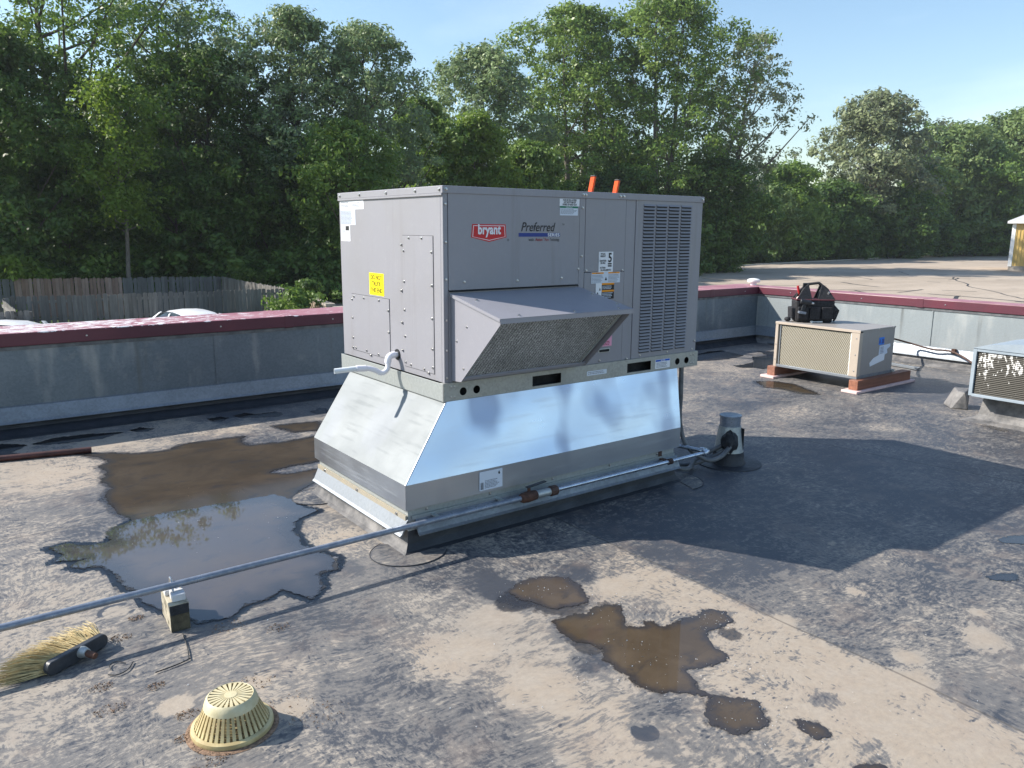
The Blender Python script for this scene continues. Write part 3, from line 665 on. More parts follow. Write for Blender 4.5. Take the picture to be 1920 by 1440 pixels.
me.polygons.add(len(fs)//4); me.polygons.foreach_set('loop_start', np.arange(0, len(fs), 4)); me.update(calc_edges=True)
for nm, arr in (('dust', dust), ('wet', wet), ('tint', np.clip(tint, 0, 1))):
    at_ = me.attributes.new(nm, 'FLOAT', 'POINT'); at_.data.foreach_set('value', arr.ravel().astype(np.float32))
me.materials.append(MT['roof']); o = bpy.data.objects.new('roof_membrane', me); C.objects.link(o); struct(o)
for _, (m, lab, P0) in enumerate(PUD):
    P = [np.array(p, float) for p in P0]; A_ = np.array(P); st = .016; lo = A_.min(0)-.05; hi = A_.max(0)+.05
    gx = np.arange(lo[0], hi[0]+st, st); gy = np.arange(lo[1], min(hi[1], PY-.2)+st, st); GX, GY = np.meshgrid(gx, gy); d = sdf(P, GX, GY)
    ok = d < .028; a, b_ = len(gx), len(gy); cell = ok[:-1, :-1] | ok[1:, :-1] | ok[:-1, 1:] | ok[1:, 1:]
    J, I = np.nonzero(cell); q = np.stack([J*a+I, J*a+I+1, (J+1)*a+I+1, (J+1)*a+I], 1); used, inv = np.unique(q.ravel(), return_inverse=True)
    c = A_.mean(0); V = np.stack([GX.ravel()[used]-c[0], GY.ravel()[used]-c[1], np.zeros(len(used))], 1); mm = bpy.data.meshes.new('puddle')
    mm.vertices.add(len(V)); mm.vertices.foreach_set('co', V.ravel()); mm.loops.add(len(inv)); mm.loops.foreach_set('vertex_index', inv.astype(np.int32))
    mm.polygons.add(len(q)); mm.polygons.foreach_set('loop_start', np.arange(0, len(inv), 4, dtype=np.int32)); mm.update(calc_edges=True)
    at_ = mm.attributes.new('depth', 'FLOAT', 'POINT'); at_.data.foreach_set('value', (-d.ravel()[used]).astype(np.float32))
    mm.materials.append(MT[m]); o = bpy.data.objects.new('puddle', mm); C.objects.link(o); o.location = (c[0], c[1], .0018 if m != 'puddle1' else .0034)
    struct(o); o['label'] = lab

# ------------------------------------------------------------------ the building under the roof, parapets
bl = empty('building', (0, -6, GR), 'low flat-roofed building carrying the rubber roof', 'building')
MB().box((-16, -16, GR-.01), (PX+.20, PY+.42, -.03)).build('wall', MT['wallpanel'], bl)
def parapet(axis, lo, hi, face, depth, seams, label, cseams, joint):
    """axis 0: runs along x, faces -y; axis 1: runs along y, faces -x"""
    def pt(s, d, z): return (s, face+d, z) if axis == 0 else (face+d, s, z)
    def bx(s0, s1, d0, d1, z0, z1):
        a = pt(s0, d0, z0); c = pt(s1, d1, z1); return MB().box(tuple(map(min, a, c)), tuple(map(max, a, c)))
    root = empty('parapet_wall', pt(lo, .1, 0), label, 'parapet')
    bx(lo, hi, .006, depth-.02, .001, .70).build('core', MT['wallpanel'], root)
    pts = [lo]+[s for s in seams if lo < s < hi]+[hi]
    for s0, s1 in zip(pts, pts[1:]):
        bx(s0+.002, s1-.002, -.002, .004, .17, .70).build('metal_panel', MT['galv_panel_shaded' if axis == 0 else 'galv_panel'], root, bevel=.001)
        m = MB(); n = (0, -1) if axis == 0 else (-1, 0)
        bx(s1-.012, s1+.004, -.009, -.004, .19, .64).build('seam_lap', MT['galv_panel_shaded' if axis == 0 else 'galv_panel'], root)
    # counter-flashing strip kicked out at its foot
    m = MB(); q = [(-.004, .215), (-.014, .208), (-.052, .110), (-.066, .092), (-.063, .088), (-.045, .10), (.0, .205)]
    m.add([pt(lo, d, z) for d, z in q]+[pt(hi, d, z) for d, z in q], [tuple(range(7)), tuple(range(13, 6, -1))]+[(i, i+7, (i+1) % 7+7, (i+1) % 7) for i in range(7)])
    m.build('counter_flashing', MT['galv_strip'], root)
    m = MB(); q = [(-.002, .19), (-.02, .10), (-.035, .05), (-.12, .012), (-.17, .003), (-.17, .0), (.0, .0)]
    m.add([pt(lo, d, z) for d, z in q]+[pt(hi, d, z) for d, z in q], [tuple(range(7)), tuple(range(13, 6, -1))]+[(i, i+7, (i+1) % 7+7, (i+1) % 7) for i in range(7)])
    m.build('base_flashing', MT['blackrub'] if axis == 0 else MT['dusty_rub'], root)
    cs = [lo if axis == 0 else lo]+[s for s in cseams if lo < s < hi]+[hi+joint]
    for s0, s1 in zip(cs, cs[1:]):
        m = bx(s0+.001, s1-.001, -.025, depth, .665, .765); m.build('coping', MT['coping'], root, bevel=.006)
    for s in cs[1:-1]: bx(s-.04, s+.04, -.028, depth+.003, .66, .768).build('joint_cover', MT['coping'], root, bevel=.005)
    m = bx(lo, hi, -.012, -.004, .635, .662); m.build('cleat', MT['cable'], root)
    s = lo+.3
    while s < hi:
        if -4 < s < 9: 
            screw(root, pt(s, -.022, .145), pt(0, -1, 0) if False else ((0,-1,.1) if axis == 0 else (-1,0,.1)), .9)
            screw(root, pt(s+.35, -.026, .712), ((0,-1,0) if axis == 0 else (-1,0,0)), .9)
        s += 1.02
    return root
parapet(0, -16, PX, PY, .52, [-15.3, -12.25, -9.2, -6.15, -3.1, -.10, 2.95, 6.0], 'parapet at the far left with shaded galvanised panels and peeling maroon coping', [-13, -10, -7, -4, .55, 3.6, 6.4], .33)
parapet(1, -16, PY, PX, .31, [-14, -11, -8, -5, -1.93, 1.115, 2.9], 'sunlit right-hand parapet with galvanised panels under maroon coping', [-13, -10, -7, -3, -1.8, 1.26], -.03)
# vent cap at the parapet corner
v = empty('vent_cap', (7.62, 3.78, .765), 'white mushroom vent cap standing at the corner of the two parapets', 'vent')
MB().lathe([(.045, 0), (.045, .03), (.035, .035)], (7.62, 3.78, .765), 16).build('pipe', MT['white'], v, True)
MB().lathe([(.03, .035), (.085, .04), (.092, .055), (.09, .075), (.07, .09), (.02, .098)], (7.62, 3.78, .765), 20).build('cap', MT['whitetrim'], v, True)

# ------------------------------------------------------------------ roof curb and its adapter
ZR = .693
c = empty('roof_curb', (.66, .41, 0), 'old galvanised roof curb with rubber flashing under the bright adapter', 'roof curb')
cx0, cx1, cy0, cy1 = -.285, 1.60, -.112, .94
MB().box((cx0, cy0, .10), (cx1, cy1, .222)).build('curb_wall', MT['galv'], c)
def ring_loft(prof, x0, x1, y0, y1, mb=None):
    """prof = list of (outset, z): a rectangular skirt round the curb"""
    m = mb or MB(); k = len(prof)
    vs = []
    for o_, z in prof: vs += [(x0-o_, y0-o_, z), (x1+o_, y0-o_, z), (x1+o_, y1+o_, z), (x0-o_, y1+o_, z)]
    fs = [(i*4+j, i*4+(j+1) % 4, (i+1)*4+(j+1) % 4, (i+1)*4+j) for i in range(k-1) for j in range(4)]
    return m.add(vs, fs)
rl = ring_loft([(.052, .0008), (.03, .010), (.012, .04), (-.002, .115)], cx0, cx1, cy0, cy1); rl.mi = [1 if i % 4 in (0, 1) else 0 for i in range(len(rl.f))]  # front and right faces take black rubber, painting in their shade
rl.build('membrane_flashing', [MT['dusty_rub'], MT['blackrub']], c)
# kicked-out metal skirts, one per visible side, and termination bars
def skirt(p0, p1, nrm, name='skirt'):
    n = Vector(nrm); a = Vector(p0); d = Vector(p1)
    pr = [(.003, .165), (.010, .160), (.038, .100), (.050, .090), (.048, .086), (.033, .095), (.001, .15)]
    m = MB(); vs = [tuple(q+n*o_+Vector((0, 0, z))) for q in (a, d) for o_, z in pr]
    m.add(vs, [tuple(range(7)), tuple(range(13, 6, -1))]+[(i, i+7, (i+1) % 7+7, (i+1) % 7) for i in range(7)])
    return m.build(name, MT['galv_strip'], c)
skirt((cx0-.001, cy1, 0), (cx0-.001, cy0-.01, 0), (-1, 0, 0)); skirt((cx0+.035, cy0-.001, 0), (cx1+.02, cy0-.001, 0), (0, -1, 0))
MB().box((cx0-.012, cy0+.004, .158), (cx0-.0035, cy1, .182)).build('termination_bar', MT['trim_tan'], c)
MB().box((cx0+.02, cy0-.010, .160), (cx1, cy0-.0035, .180)).build('termination_bar', MT['galv'], c)
for y in (.84, .42, -.02): screw(c, (cx0-.012, y, .17), (-1, 0, 0), 1.1)
for x in (-.18, .2, .62, 1.05, 1.45): screw(c, (x, cy0-.002, .198), (0, -1, 0), .9)
def patch(pts):
    m = MB(); cxp = sum(p[0] for p in pts)/len(pts); cyp = sum(p[1] for p in pts)/len(pts)
    m.slab([(x, y, .0042) for x, y in pts], .004); o = m.build('corner_patch', MT['roof'], c, label='rounded rubber patch with a dark edge')
    for nm, v in (('dust', .46), ('wet', .0), ('tint', .45)):
        a = o.data.attributes.new(nm, 'FLOAT', 'POINT'); a.data.foreach_set('value', [v]*len(o.data.vertices))
    MB().tube([(x, y, .003) for x, y in pts], .0028, 6).build('patch_edge_sealant', MT['blackrub'], o)
ptc = MB(); cc = (-.285, -.112)
pp = [(cc[0]+.19*math.cos(t)*(1.0), cc[1]+.17*math.sin(t)) for t in [PI*.62+i*PI*1.2/24 for i in range(25)]]
patch(pp)
ptc = MB(); pp = [(cx0-.19*max(0, math.cos(t)), cy1-.05+.15*math.sin(t)) for t in [-PI/2+i*PI/16 for i in range(17)]]
patch(pp[::-1])
patch([(cx1+.22*math.cos(t)*.8, cy0+.20*math.sin(t)) for t in [-PI*.55+i*PI*.9/20 for i in range(21)]])

ad = empty('curb_adapter', (.66, .41, .218), 'bright sheet metal curb adapter with sloped sides between the big unit and the old curb', 'curb adapter')
tx0, tx1, ty0, ty1 = .0, 1.71, -.012, 1.085
bx0, bx1, by0, by1 = -.306, 1.632, -.132, .958
zt, zb, zl = ZR+.0, .343, .218
def grid_panel(q, nu, nv, amp, seed, name, mat, parent):
    """a sheet with slight oil-canning"""
    q = [Vector(p) for p in q]; nrm = (q[1]-q[0]).cross(q[3]-q[0]).normalized(); m = MB(); vs = []
    R = random.Random(seed); ph = [R.uniform(0, 6) for _ in range(6)]
    for j in range(nv+1):
        for i in range(nu+1):
            u, w = i/nu, j/nv; p = (q[0]*(1-u)+q[1]*u)*(1-w)+(q[3]*(1-u)+q[2]*u)*w
            e = min(1, 6*u*(1-u)+.0)*min(1, 5*w*(1-w))
            h = amp*e*(math.sin(5*u+ph[0]+2*w)+.7*math.sin(11*u+ph[1]-3*w)+.5*math.sin(4*w+ph[2]+6*u))
            vs.append(tuple(p+nrm*h))
    m.add(vs, [(j*(nu+1)+i, j*(nu+1)+i+1, (j+1)*(nu+1)+i+1, (j+1)*(nu+1)+i) for j in range(nv) for i in range(nu)])
    return m.build(name, mat, parent, smooth=True)
T = [(tx0,ty0,zt-.002),(tx1,ty0,zt-.002),(tx1,ty1,zt-.002),(tx0,ty1,zt-.002)]; Bq = [(bx0,by0,zb),(bx1,by0,zb),(bx1,by1,zb),(bx0,by1,zb)]
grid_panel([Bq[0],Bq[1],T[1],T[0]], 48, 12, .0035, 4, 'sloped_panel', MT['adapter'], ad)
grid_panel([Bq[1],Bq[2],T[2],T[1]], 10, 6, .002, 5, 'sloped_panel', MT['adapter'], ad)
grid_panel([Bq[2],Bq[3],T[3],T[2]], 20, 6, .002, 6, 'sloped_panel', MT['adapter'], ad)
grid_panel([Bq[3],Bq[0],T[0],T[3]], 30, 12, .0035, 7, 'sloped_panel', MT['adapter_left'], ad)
for (p, q_), nm in (((Bq[0],Bq[1]),0),((Bq[1],Bq[2]),1),((Bq[2],Bq[3]),2),((Bq[3],Bq[0]),3)):
    grid_panel([(p[0],p[1],zl),(q_[0],q_[1],zl),q_,p], 24, 3, .0008, 11+nm, 'vertical_band', MT['band'], ad)
MB().tube([Bq[0], T[0]], .0035, 6).build('corner_seam', MT['band'], ad)
MB().tube([(bx0,by0,zl), Bq[0]], .003, 6).build('corner_seam', MT['band'], ad)
MB().box((bx0+.012, by0+.012, zl+.004), (bx1-.012, by1-.012, zl+.008)).build('inner_ledge', MT['band'], ad)
q1 = unp(897, 885, 'y', by0-.002); 
lb = MB().box((.118, by0-.0035, .232), (.262, by0-.0022, .332)).build('shipping_label', MT['stickpale'], ad)
lines_print(((.15, by0-.0036, .240), .095, .045), 6, MT['inkgrey'], lb, (1,0,0), (0,0,1))
text('6', .022, (.235, by0-.0036, .305), (1,0,0), (0,0,1), MT['ink'], lb, bold=.001)
bb = MB()
for i in range(14):
    if i % 3 != 1: bb.sheet([(.124+i*.0014, by0-.0045, .238), (.1249+i*.0014, by0-.0045, .238), (.1249+i*.0014, by0-.0045, .275), (.124+i*.0014, by0-.0045, .275)])
bb.build('barcode', MT['ink'], lb)

# ------------------------------------------------------------------ the big rooftop unit
L, D, H = 1.889, 1.168, 1.054
ZC = ZR+.092; ZT = ZR+H          # cabinet foot, top
ru = empty('rooftop_unit', (L/2, D/2, ZR), 'large grey rooftop unit with a filtered hood, raised on the bright metal adapter', 'air conditioner')
MB().box((.03, .03, ZC), (L-.03, D-.03, ZT-.035)).build('inner_casing', MT['dark'], ru)
PT = MT['paint']
def fp(x0, x1, z0, z1, y=.0, t=.022, name='front_panel', mat=None, bev=.002, **k): return MB().box((x0, y, z0), (x1, y+t, z1)).build(name, mat or PT, ru, bevel=bev, **k)
ztp = ZT-.034
fp(.0, .026, ZC, ztp, name='corner_post'); 
MB().box((.0, .0225, ZC), (.022, D, ztp)).build('end_panel', PT, ru, bevel=.002)
fp(.0285, .872, 1.246, ztp, y=-.003, name='filter_access_panel')
fp(.0285, .872, ZC, 1.242, y=.001, name='economiser_panel')
fp(.8745, .9155, ZC, ztp, y=-.001, name='mullion')
fp(.918, 1.2255, 1.31-.0, ztp, y=-.002, name='blower_access_panel')
fp(.918, 1.2255, ZC, 1.3075, y=-.002, name='lower_access_panel')
fp(1.228, 1.3045, ZC, ztp, y=.0, name='mullion')
fp(1.3075, 1.86, ZC, ztp, y=-.003, name='condenser_panel')
fp(1.8605, L, ZC, ztp, y=.0, name='corner_post')
MB().box((L-.022, .0225, ZC), (L, D, ztp)).build('condenser_coil_side', MT['coil'], ru)
MB().box((.023, D-.022, ZC), (L-.023, D, ztp)).build('rear_panel', PT, ru)
# lid with turned-down edge
m = MB().box((-.006, -.008, ZT-.036), (L+.006, D+.006, ZT)); m.build('lid', PT, ru, bevel=.003)
MB().box((-.0095, -.002, ZT-.046), (-.001, D, ZT-.036)).build('lid_flange', PT, ru, bevel=.001)
# louvres: pressed lips over flat dark strips that paint a shaded recess
lv = MB(); w, pz = .092, .0195
lv.add([(0,0,0),(w,0,0),(w,-.010,-.0115),(0,-.010,-.0115),(0,0,-.0125),(w,0,-.0125)], [(0,3,2,1),(3,5,4,2) if False else (3,4,5,2),(0,4,3),(1,2,5)])
lv.cur = 1; lv.add([(.001,-.0006,-.0122),(w-.001,-.0006,-.0122),(w-.001,-.0006,-.0192),(.001,-.0006,-.0192)], [(0,3,2,1)])
LV = lv.mesh('louvre', [PT, MT['dark']])
ro = Vector(wloc(ru))
for cx in (1.367, 1.4733, 1.58, 1.689):
    for i in range(45): inst(LV, 'louvre', ru, Vector((cx, -.003, 1.692-i*pz))-ro)
# end face hatches
def hatch(y0, y1, z0, z1, name):
    h = MB().box((-.0035, y0, z0), (-.0003, y1, z1)).build(name, PT, ru, bevel=.0012)
    gm = MB(); g_ = .0022
    for a, c2 in (((y0-g_, z0-g_), (y1+g_, z0)), ((y0-g_, z1), (y1+g_, z1+g_)), ((y0-g_, z0), (y0, z1)), ((y1, z0), (y1+g_, z1))):
        gm.box((-.0008, a[0], a[1]), (-.0001, c2[0], c2[1]))
    gm.build('hatch_gap', MT['dark'], h); return h
hatch(.092, .398, .818, 1.508, 'tall_hatch'); hatch(.562, 1.037, .828, 1.162, 'square_hatch')
for y, z in ((.33,1.497),(.2,1.497),(.105,1.43),(.105,1.265),(.105,1.10),(.105,.945),(.105,.85),(.387,1.43),(.387,1.27),(.387,1.12),(.387,.98),(.387,.84),(.33,.833),(.19,.83),(.41,1.46),(.42,1.22),(.42,1.05),(.42,.90),
             (.15,.815),(1.0,1.148),(.87,1.148),(.68,1.148),(.572,1.10),(.572,.98),(1.025,1.13),(1.025,1.02),(1.025,.90),(.99,.843),(.85,.843),(.70,.84),(1.03,.84),(.80,.822)): screw(ru, (-.0035, y, z), (-1, 0, 0), .95)
for y in (1.14, .88, .56, .25, .02): screw(ru, (-.006, y, ZT-.018), (-1, 0, 0), 1.1)
for x, z in ((.014,ZT-.018),(.892,ZT-.018),(.91,ZT-.018),(1.17,ZT-.018),(1.198,ZT-.018),(L-.014,ZT-.018)): screw(ru, (x, -.008, z), (0,-1,0), 1.1)
for x, z in ((.013,1.66),(.013,1.48),(.013,1.30),(.013,1.10),(.013,.95),(.013,.81),(.893,1.66),(.893,1.40),(.87,1.33),(.93,1.32),(1.21,1.315),(.12,1.285),(.45,1.28),(.75,1.285),(.93,.81),(1.05,.80),(1.27,.79),(1.38,.80),(1.62,.80),(1.85,.80),(1.872,.85)): screw(ru, (x, -.003, z), (0,-1,0), .85)
# raised seam above the hood
MB().box((.03, -.007, 1.238), (.872, -.0035, 1.243)).build('drip_edge', MT['dark'], ru)
# hood: shallow sloped lid, two cheeks, slanted mesh filter
hx0, hx1, hy, hz0, hz1, hb = .045, .862, -.415, 1.232, 1.146, .80
hd = MB(); q = [(hx0-.012, -.003, hz0), (hx0-.012, hy-.012, hz1), (hx1+.02, hy-.012, hz1), (hx1+.02, -.003, hz0)]
hd.slab(q, .003)
hood = hd.build('hood_top', MT['paint_hood'], ru)
MB().slab([(hx0-.012, hy-.012, hz1-.003), (hx0-.012, hy-.013, hz1-.024), (hx1+.02, hy-.013, hz1-.024), (hx1+.02, hy-.012, hz1-.003)], .003).build('drip_lip', MT['paint_hood'], hood)
for xx, sg in ((hx0-.012, -1), (hx1+.02, 1)):
    qq = [(xx, -.003, hz0-.003), (xx, hy-.012, hz1-.003), (xx, hy-.012, hz1-.016), (xx, -.003, hz0-.016)]
    MB().slab(qq if sg > 0 else qq[::-1], .002).build('side_lip', MT['paint_hood'], hood)
for x, y in ((.1, -.14), (.16, -.40), (.50, -.40), (.80, -.40), (.845, -.15), (.855, -.33)): screw(ru, (x, y, hz0+(hz1-hz0)*(y/hy)+.0005), (0, -.2, 1), 1.2)
prof = [(0, ZC+.008), (0, hz0-.006), (hy, hz1-.006), (hy, hz1-.03), (-.085, hb)]
for xx, sg in ((hx0, 1), (hx1, -1)):
    qq = [(xx, y-.001, z) for y, z in prof]
    MB().slab(qq if sg > 0 else qq[::-1], .003).build('hood_cheek', MT['paint_hood'], ru)
# inner frame strips along the filter
def fpt(x, t, off=0.):   # t 0 top .. 1 bottom along the slanted opening
    y = hy+(-.085-hy)*t; z = (hz1-.03)+(hb-(hz1-.03))*t; return (x, y-off*.8, z-off*.55)
MB().slab([fpt(hx0+.012, .0, -.02), fpt(hx0+.012, .97, -.02), fpt(hx1-.045, .97, -.02), fpt(hx1-.045, .0, -.02)], .022).build('mesh_filter', MT['filter'], ru)
MB().slab([fpt(hx1-.045, .0, -.012), fpt(hx1-.045, .98, -.012), fpt(hx1-.036, .98, -.012), fpt(hx1-.036, .0, -.012)], .03).build('filter_rail', MT['galv'], ru)
MB().slab([fpt(hx0, .955, -.006), fpt(hx0, 1.0, -.006), fpt(hx1, 1.0, -.006), fpt(hx1, .955, -.006)], .012).build('filter_rail', MT['paint_hood'], ru)
for y, z in ((-.14, 1.08), (-.11, .87), (-.05, 1.0)): screw(ru, (hx0-.0005, y, z), (-1,0,0), 1.)
# base rails: holes and fork slots are let into the front one
rail_y = -.012
def rail_front():
    m = MB(); bmx = bmesh.new()
    holes = [('c', .103, .734, .021), ('c', .186, .734, .021), ('c', 1.71, .734, .021), ('c', 1.795, .734, .021), ('r', .551, .706, .754, .762), ('r', 1.269, .706, 1.472, .762)]
    z0, z1 = ZR+.0, ZC-.002; cuts = []
    xs_ = [(-.014)]
    for h in holes: cuts.append((h[1]-h[3]-.006, h[1]+h[3]+.006) if h[0] == 'c' else (h[1]-.004, h[3]+.004))
    order = sorted(zip(cuts, holes)); x = -.014
    for (a, c_), h in order:
        m.box((x, rail_y, z0), (a, rail_y+.0022, z1)); x = c_
        if h[0] == 'r':
            for p, q_ in (((a, z0), (c_, h[2])), ((a, h[4]), (c_, z1)), ((a, h[2]), (h[1], h[4])), ((h[3], h[2]), (c_, h[4]))): m.box((p[0], rail_y, p[1]), (q_[0], rail_y+.0022, q_[1]))
        else:
            # square with a round hole: fan between circle and rectangle
            k = 24; ci, sq = [], []
            for i in range(k):
                t = 2*PI*i/k+PI/k; cs, sn = math.cos(t), math.sin(t); ci.append((h[1]+h[3]*cs, h[2]+h[3]*sn))
                hw = (c_-a)/2; s_ = min(hw/abs(cs) if abs(cs) > 1e-6 else 9, ((z1-h[2]) if sn > 0 else (h[2]-z0))/abs(sn) if abs(sn) > 1e-6 else 9)
                sq.append((h[1]+s_*cs, h[2]+s_*sn))
            # corners
            for i in range(k):
                j = (i+1) % k; m.sheet([(ci[i][0], rail_y, ci[i][1]), (ci[j][0], rail_y, ci[j][1]), (sq[j][0], rail_y, sq[j][1]), (sq[i][0], rail_y, sq[i][1])])
            for sx in (a, c_):
                for sz in (z0, z1):
                    cand = [p for p in sq if (p[0]-h[1])*(sx-h[1]) > 0 and (p[1]-h[2])*(sz-h[2]) > 0]
                    pa = [p for p in cand if abs(p[0]-sx) < 1e-6]; pb = [p for p in cand if abs(p[1]-sz) < 1e-6]
                    if pa and pb:
                        p1 = max(pa, key=lambda p: abs(p[1]-h[2])); p2 = max(pb, key=lambda p: abs(p[0]-h[1]))
                        m.sheet([(p1[0], rail_y, p1[1]), (sx, rail_y, sz), (p2[0], rail_y, p2[1])])
    m.box((x, rail_y, z0), (L+.012, rail_y+.0022, z1))
    m.box((-.014, rail_y+.0005, z1), (L+.012, .02, z1+.002))
    return m.build('base_rail', MT['galv_rail'], ru)
rail_front()
MB().box((-.013, .05, ZR+.001), (L+.01, .06, ZC-.004)).build('rail_web', MT['dark'], ru)
for a, c_ in ((( -.016, -.0085, ZR), (-.0135, D+.01, ZC-.001)), ((L+.0125, -.0085, ZR), (L+.015, D+.01, ZC-.001))): MB().box(a, c_).build('end_rail', MT['galv'], ru, bevel=.0008)
MB().box((-.012, D-.005, ZR), (L+.012, D+.005, ZC-.003)).build('rear_rail', MT['galv'], ru)
MB().box((-.012, -.008, ZR-.004), (L+.012, D+.004, ZR-.0005)).build('rail_floor', MT['galv_rail'], ru)
for x in (.0, 1.875):
    for dx in (.03 if x == 0 else -.04, .05 if x == 0 else -.015):
        for z in (.712, .765): screw(ru, (x+dx, rail_y, z), (0,-1,0), .7)
MB().box((.29, rail_y-.0006, ZR+.01), (.2915, rail_y-.0001, ZC-.01)).build('press_line', MT['galv'], ru)
MB().box((.42, rail_y-.0006, ZR+.01), (.4215, rail_y-.0001, ZC-.01)).build('press_line', MT['galv'], ru)
# --- stickers and lettering
SX, SZ = (1,0,0), (0,0,1)
def stick(x0, x1, z0, z1, mat, name='sticker', y=-.0035, par=None, lab=None): return MB().box((x0, y-.0006, z0), (x1, y, z1)).build(name, mat, par or ru, label=lab)
yF = -.0036
def poly_plate(pts, y, mat, par, name): return MB().slab([(x, y, z) for x, z in pts], .0005).build(name, mat, par)
lx0, lx1, lzt, lzb, lzs = .161, .377, 1.5675, 1.480, 1.503
def logo_pts(g): return [(lx0+.006+g, lzt-g), (lx1-.006-g, lzt-g), (lx1-g*1.2, lzs+g*.4), ((lx0+lx1)/2, lzb+g*1.1), (lx0+g*1.2, lzs+g*.4)]
fix = lambda P: [P[1], P[0], P[4], P[3], P[2]]
pl = poly_plate(fix(logo_pts(0)), yF-.0004, MT['logored'], ru, 'logo_plate')
poly_plate(fix(logo_pts(.006)), yF-.0009, MT['stickwhite'], pl, 'logo_border'); poly_plate(fix(logo_pts(.009)), yF-.0014, MT['logored'], pl, 'logo_field')
text('bryant', .066, ((lx0+lx1)/2, yF-.0016, 1.520), SX, SZ, MT['stickwhite'], pl, xs=.80, bold=.0022, align='CENTER', space=1.02)
text('®', .016, (lx1+.004, yF-.0006, 1.484), SX, SZ, MT['ink'], ru)
text('Preferred', .066, (.468, yF-.0006, 1.534), SX, SZ, MT['ink'], ru, xs=.87, shear=.28, bold=.0001)
text('™', .02, (.745, yF-.0006, 1.56), SX, SZ, MT['ink'], ru)
sb = stick(.455, .734, 1.506, 1.525, MT['logoblue'], 'logo_bar')
text('SERIES', .0215, (.729, yF-.001, 1.508), SX, SZ, MT['stickwhite'], sb, align='RIGHT', xs=1.25, bold=.0006, space=1.1)
text('with', .022, (.520, yF-.0006, 1.484), SX, SZ, MT['ink'], ru, xs=.9); text('Axion', .022, (.565, yF-.0006, 1.484), SX, SZ, MT['inkred'], ru, xs=.9, bold=.0003)
text('™', .012, (.615, yF-.0006, 1.492), SX, SZ, MT['inkred'], ru); text('Fan', .022, (.628, yF-.0006, 1.484), SX, SZ, MT['inkred'], ru, xs=.9); text('Technology', .022, (.664, yF-.0006, 1.484), SX, SZ, MT['ink'], ru, xs=.62)
s1 = stick(.728, .868, 1.667, 1.705, MT['stickwhite'])
for i, t in enumerate(('FOR FILTER ACCESS', 'LIFT BOTTOM OF', 'PANEL UP AND OUT')): text(t, .0125, (.798, yF-.0009, 1.694-i*.0115), SX, SZ, MT['ink'], s1, xs=.86, bold=.0004, align='CENTER')
s2 = stick(.731, .858, 1.618, 1.6665, MT['stickpale']); 
gs = MB().box((.731, yF-.0011, 1.657), (.858, yF-.0006, 1.6665)).build('green_band', MT['green'], s2)
text('IMPORTANT', .0085, (.794, yF-.0008, 1.6585), SX, SZ, MT['stickwhite'], s2, align='CENTER', off=.0009); lines_print(((.735, yF, 1.624), .118, .03), 5, MT['inkgrey'], s2, SX, SZ)
s3 = stick(1.022, 1.133, 1.309, 1.422, MT['stickwhite'], lab='white stack height sticker with a large 5')
for i, t in enumerate(('STACK', 'HEIGHT', '', 'HAUTEUR', 'DE PILE', '', 'ALTURA')):
    if t: text(t, .0135, (1.053, yF-.0009, 1.4055-i*.0128), SX, SZ, MT['ink'], s3, xs=.84, bold=.0004, align='CENTER')
text('DE APILAMIENTO', .0125, (1.077, yF-.0009, 1.3155), SX, SZ, MT['ink'], s3, xs=.82, bold=.0004, align='CENTER')
text('5', .072, (1.108, yF-.0009, 1.3645), SX, SZ, MT['ink'], s3, xs=.85, bold=.0016, align='CENTER')
for z in (1.350, 1.338): MB().box((1.093, yF-.0011, z), (1.122, yF-.0006, z+.008)).build('bar', MT['ink'], s3)
s4 = stick(.969, 1.192, 1.2465, 1.3085, MT['stickpale'], lab='two wide warning labels side by side')
for x in (.972, 1.098):
    MB().box((x, yF-.0011, 1.299), (x+.09, yF-.0006, 1.307)).build('orange_band', MT['orangeink'], s4); lines_print(((x+.002, yF, 1.250), .085, .045), 6, MT['inkgrey'], s4, SX, SZ)
text('WARNING', .007, (1.018, yF-.0008, 1.3), SX, SZ, MT['ink'], s4, align='CENTER', off=.0009); text('CAUTION', .007, (1.144, yF-.0008, 1.3), SX, SZ, MT['ink'], s4, align='CENTER', off=.0009)
MB().slab([(1.072,yF-.0008,1.262),(1.09,yF-.0008,1.262),(1.081,yF-.0008,1.282)], .0002).build('hazard_symbol', MT['ink'], s4)
s5 = stick(1.004, 1.05, 1.155, 1.246, MT['stickwhite']); s6 = stick(1.051, 1.147, 1.155, 1.246, MT['ink'], lab='black and orange warning label')
MB().box((1.051, yF-.0011, 1.236), (1.147, yF-.0006, 1.246)).build('orange_band', MT['orangeink'], s6); MB().box((1.051, yF-.0011, 1.196), (1.147, yF-.0006, 1.206)).build('orange_band', MT['orangeink'], s6)
lines_print(((1.055, yF, 1.160), .085, .033), 4, MT['stickpale'], s6, SX, SZ); lines_print(((1.055, yF, 1.210), .085, .022), 3, MT['stickpale'], s6, SX, SZ)
text('?', .035, (1.012, yF-.0009, 1.17), SX, SZ, MT['ink'], s5, bold=.001); MB().slab([(1.03,yF-.0008,1.205),(1.043,yF-.0008,1.205),(1.036,yF-.0008,1.222)], .0002).build('hazard_symbol', MT['ink'], s5)
s7 = stick(1.02, 1.142, .881, .979, MT['pink'], lab='pink paper notice half hidden by the hood'); lines_print(((1.03, yF, .886), .105, .06), 7, MT['inkred'], s7, SX, SZ)
text('CHECK', .02, (1.135, yF-.0009, .954), SX, SZ, MT['ink'], s7, align='RIGHT', bold=.0006)
hn = MB(); hn.box((1.037, -.006, .846), (1.128, -.0028, .869)); hn.build('recessed_handle', MT['galv'], ru, bevel=.002); MB().box((1.044, -.0085, .850), (1.121, -.0061, .864)).build('handle_slot', MT['dark'], ru)
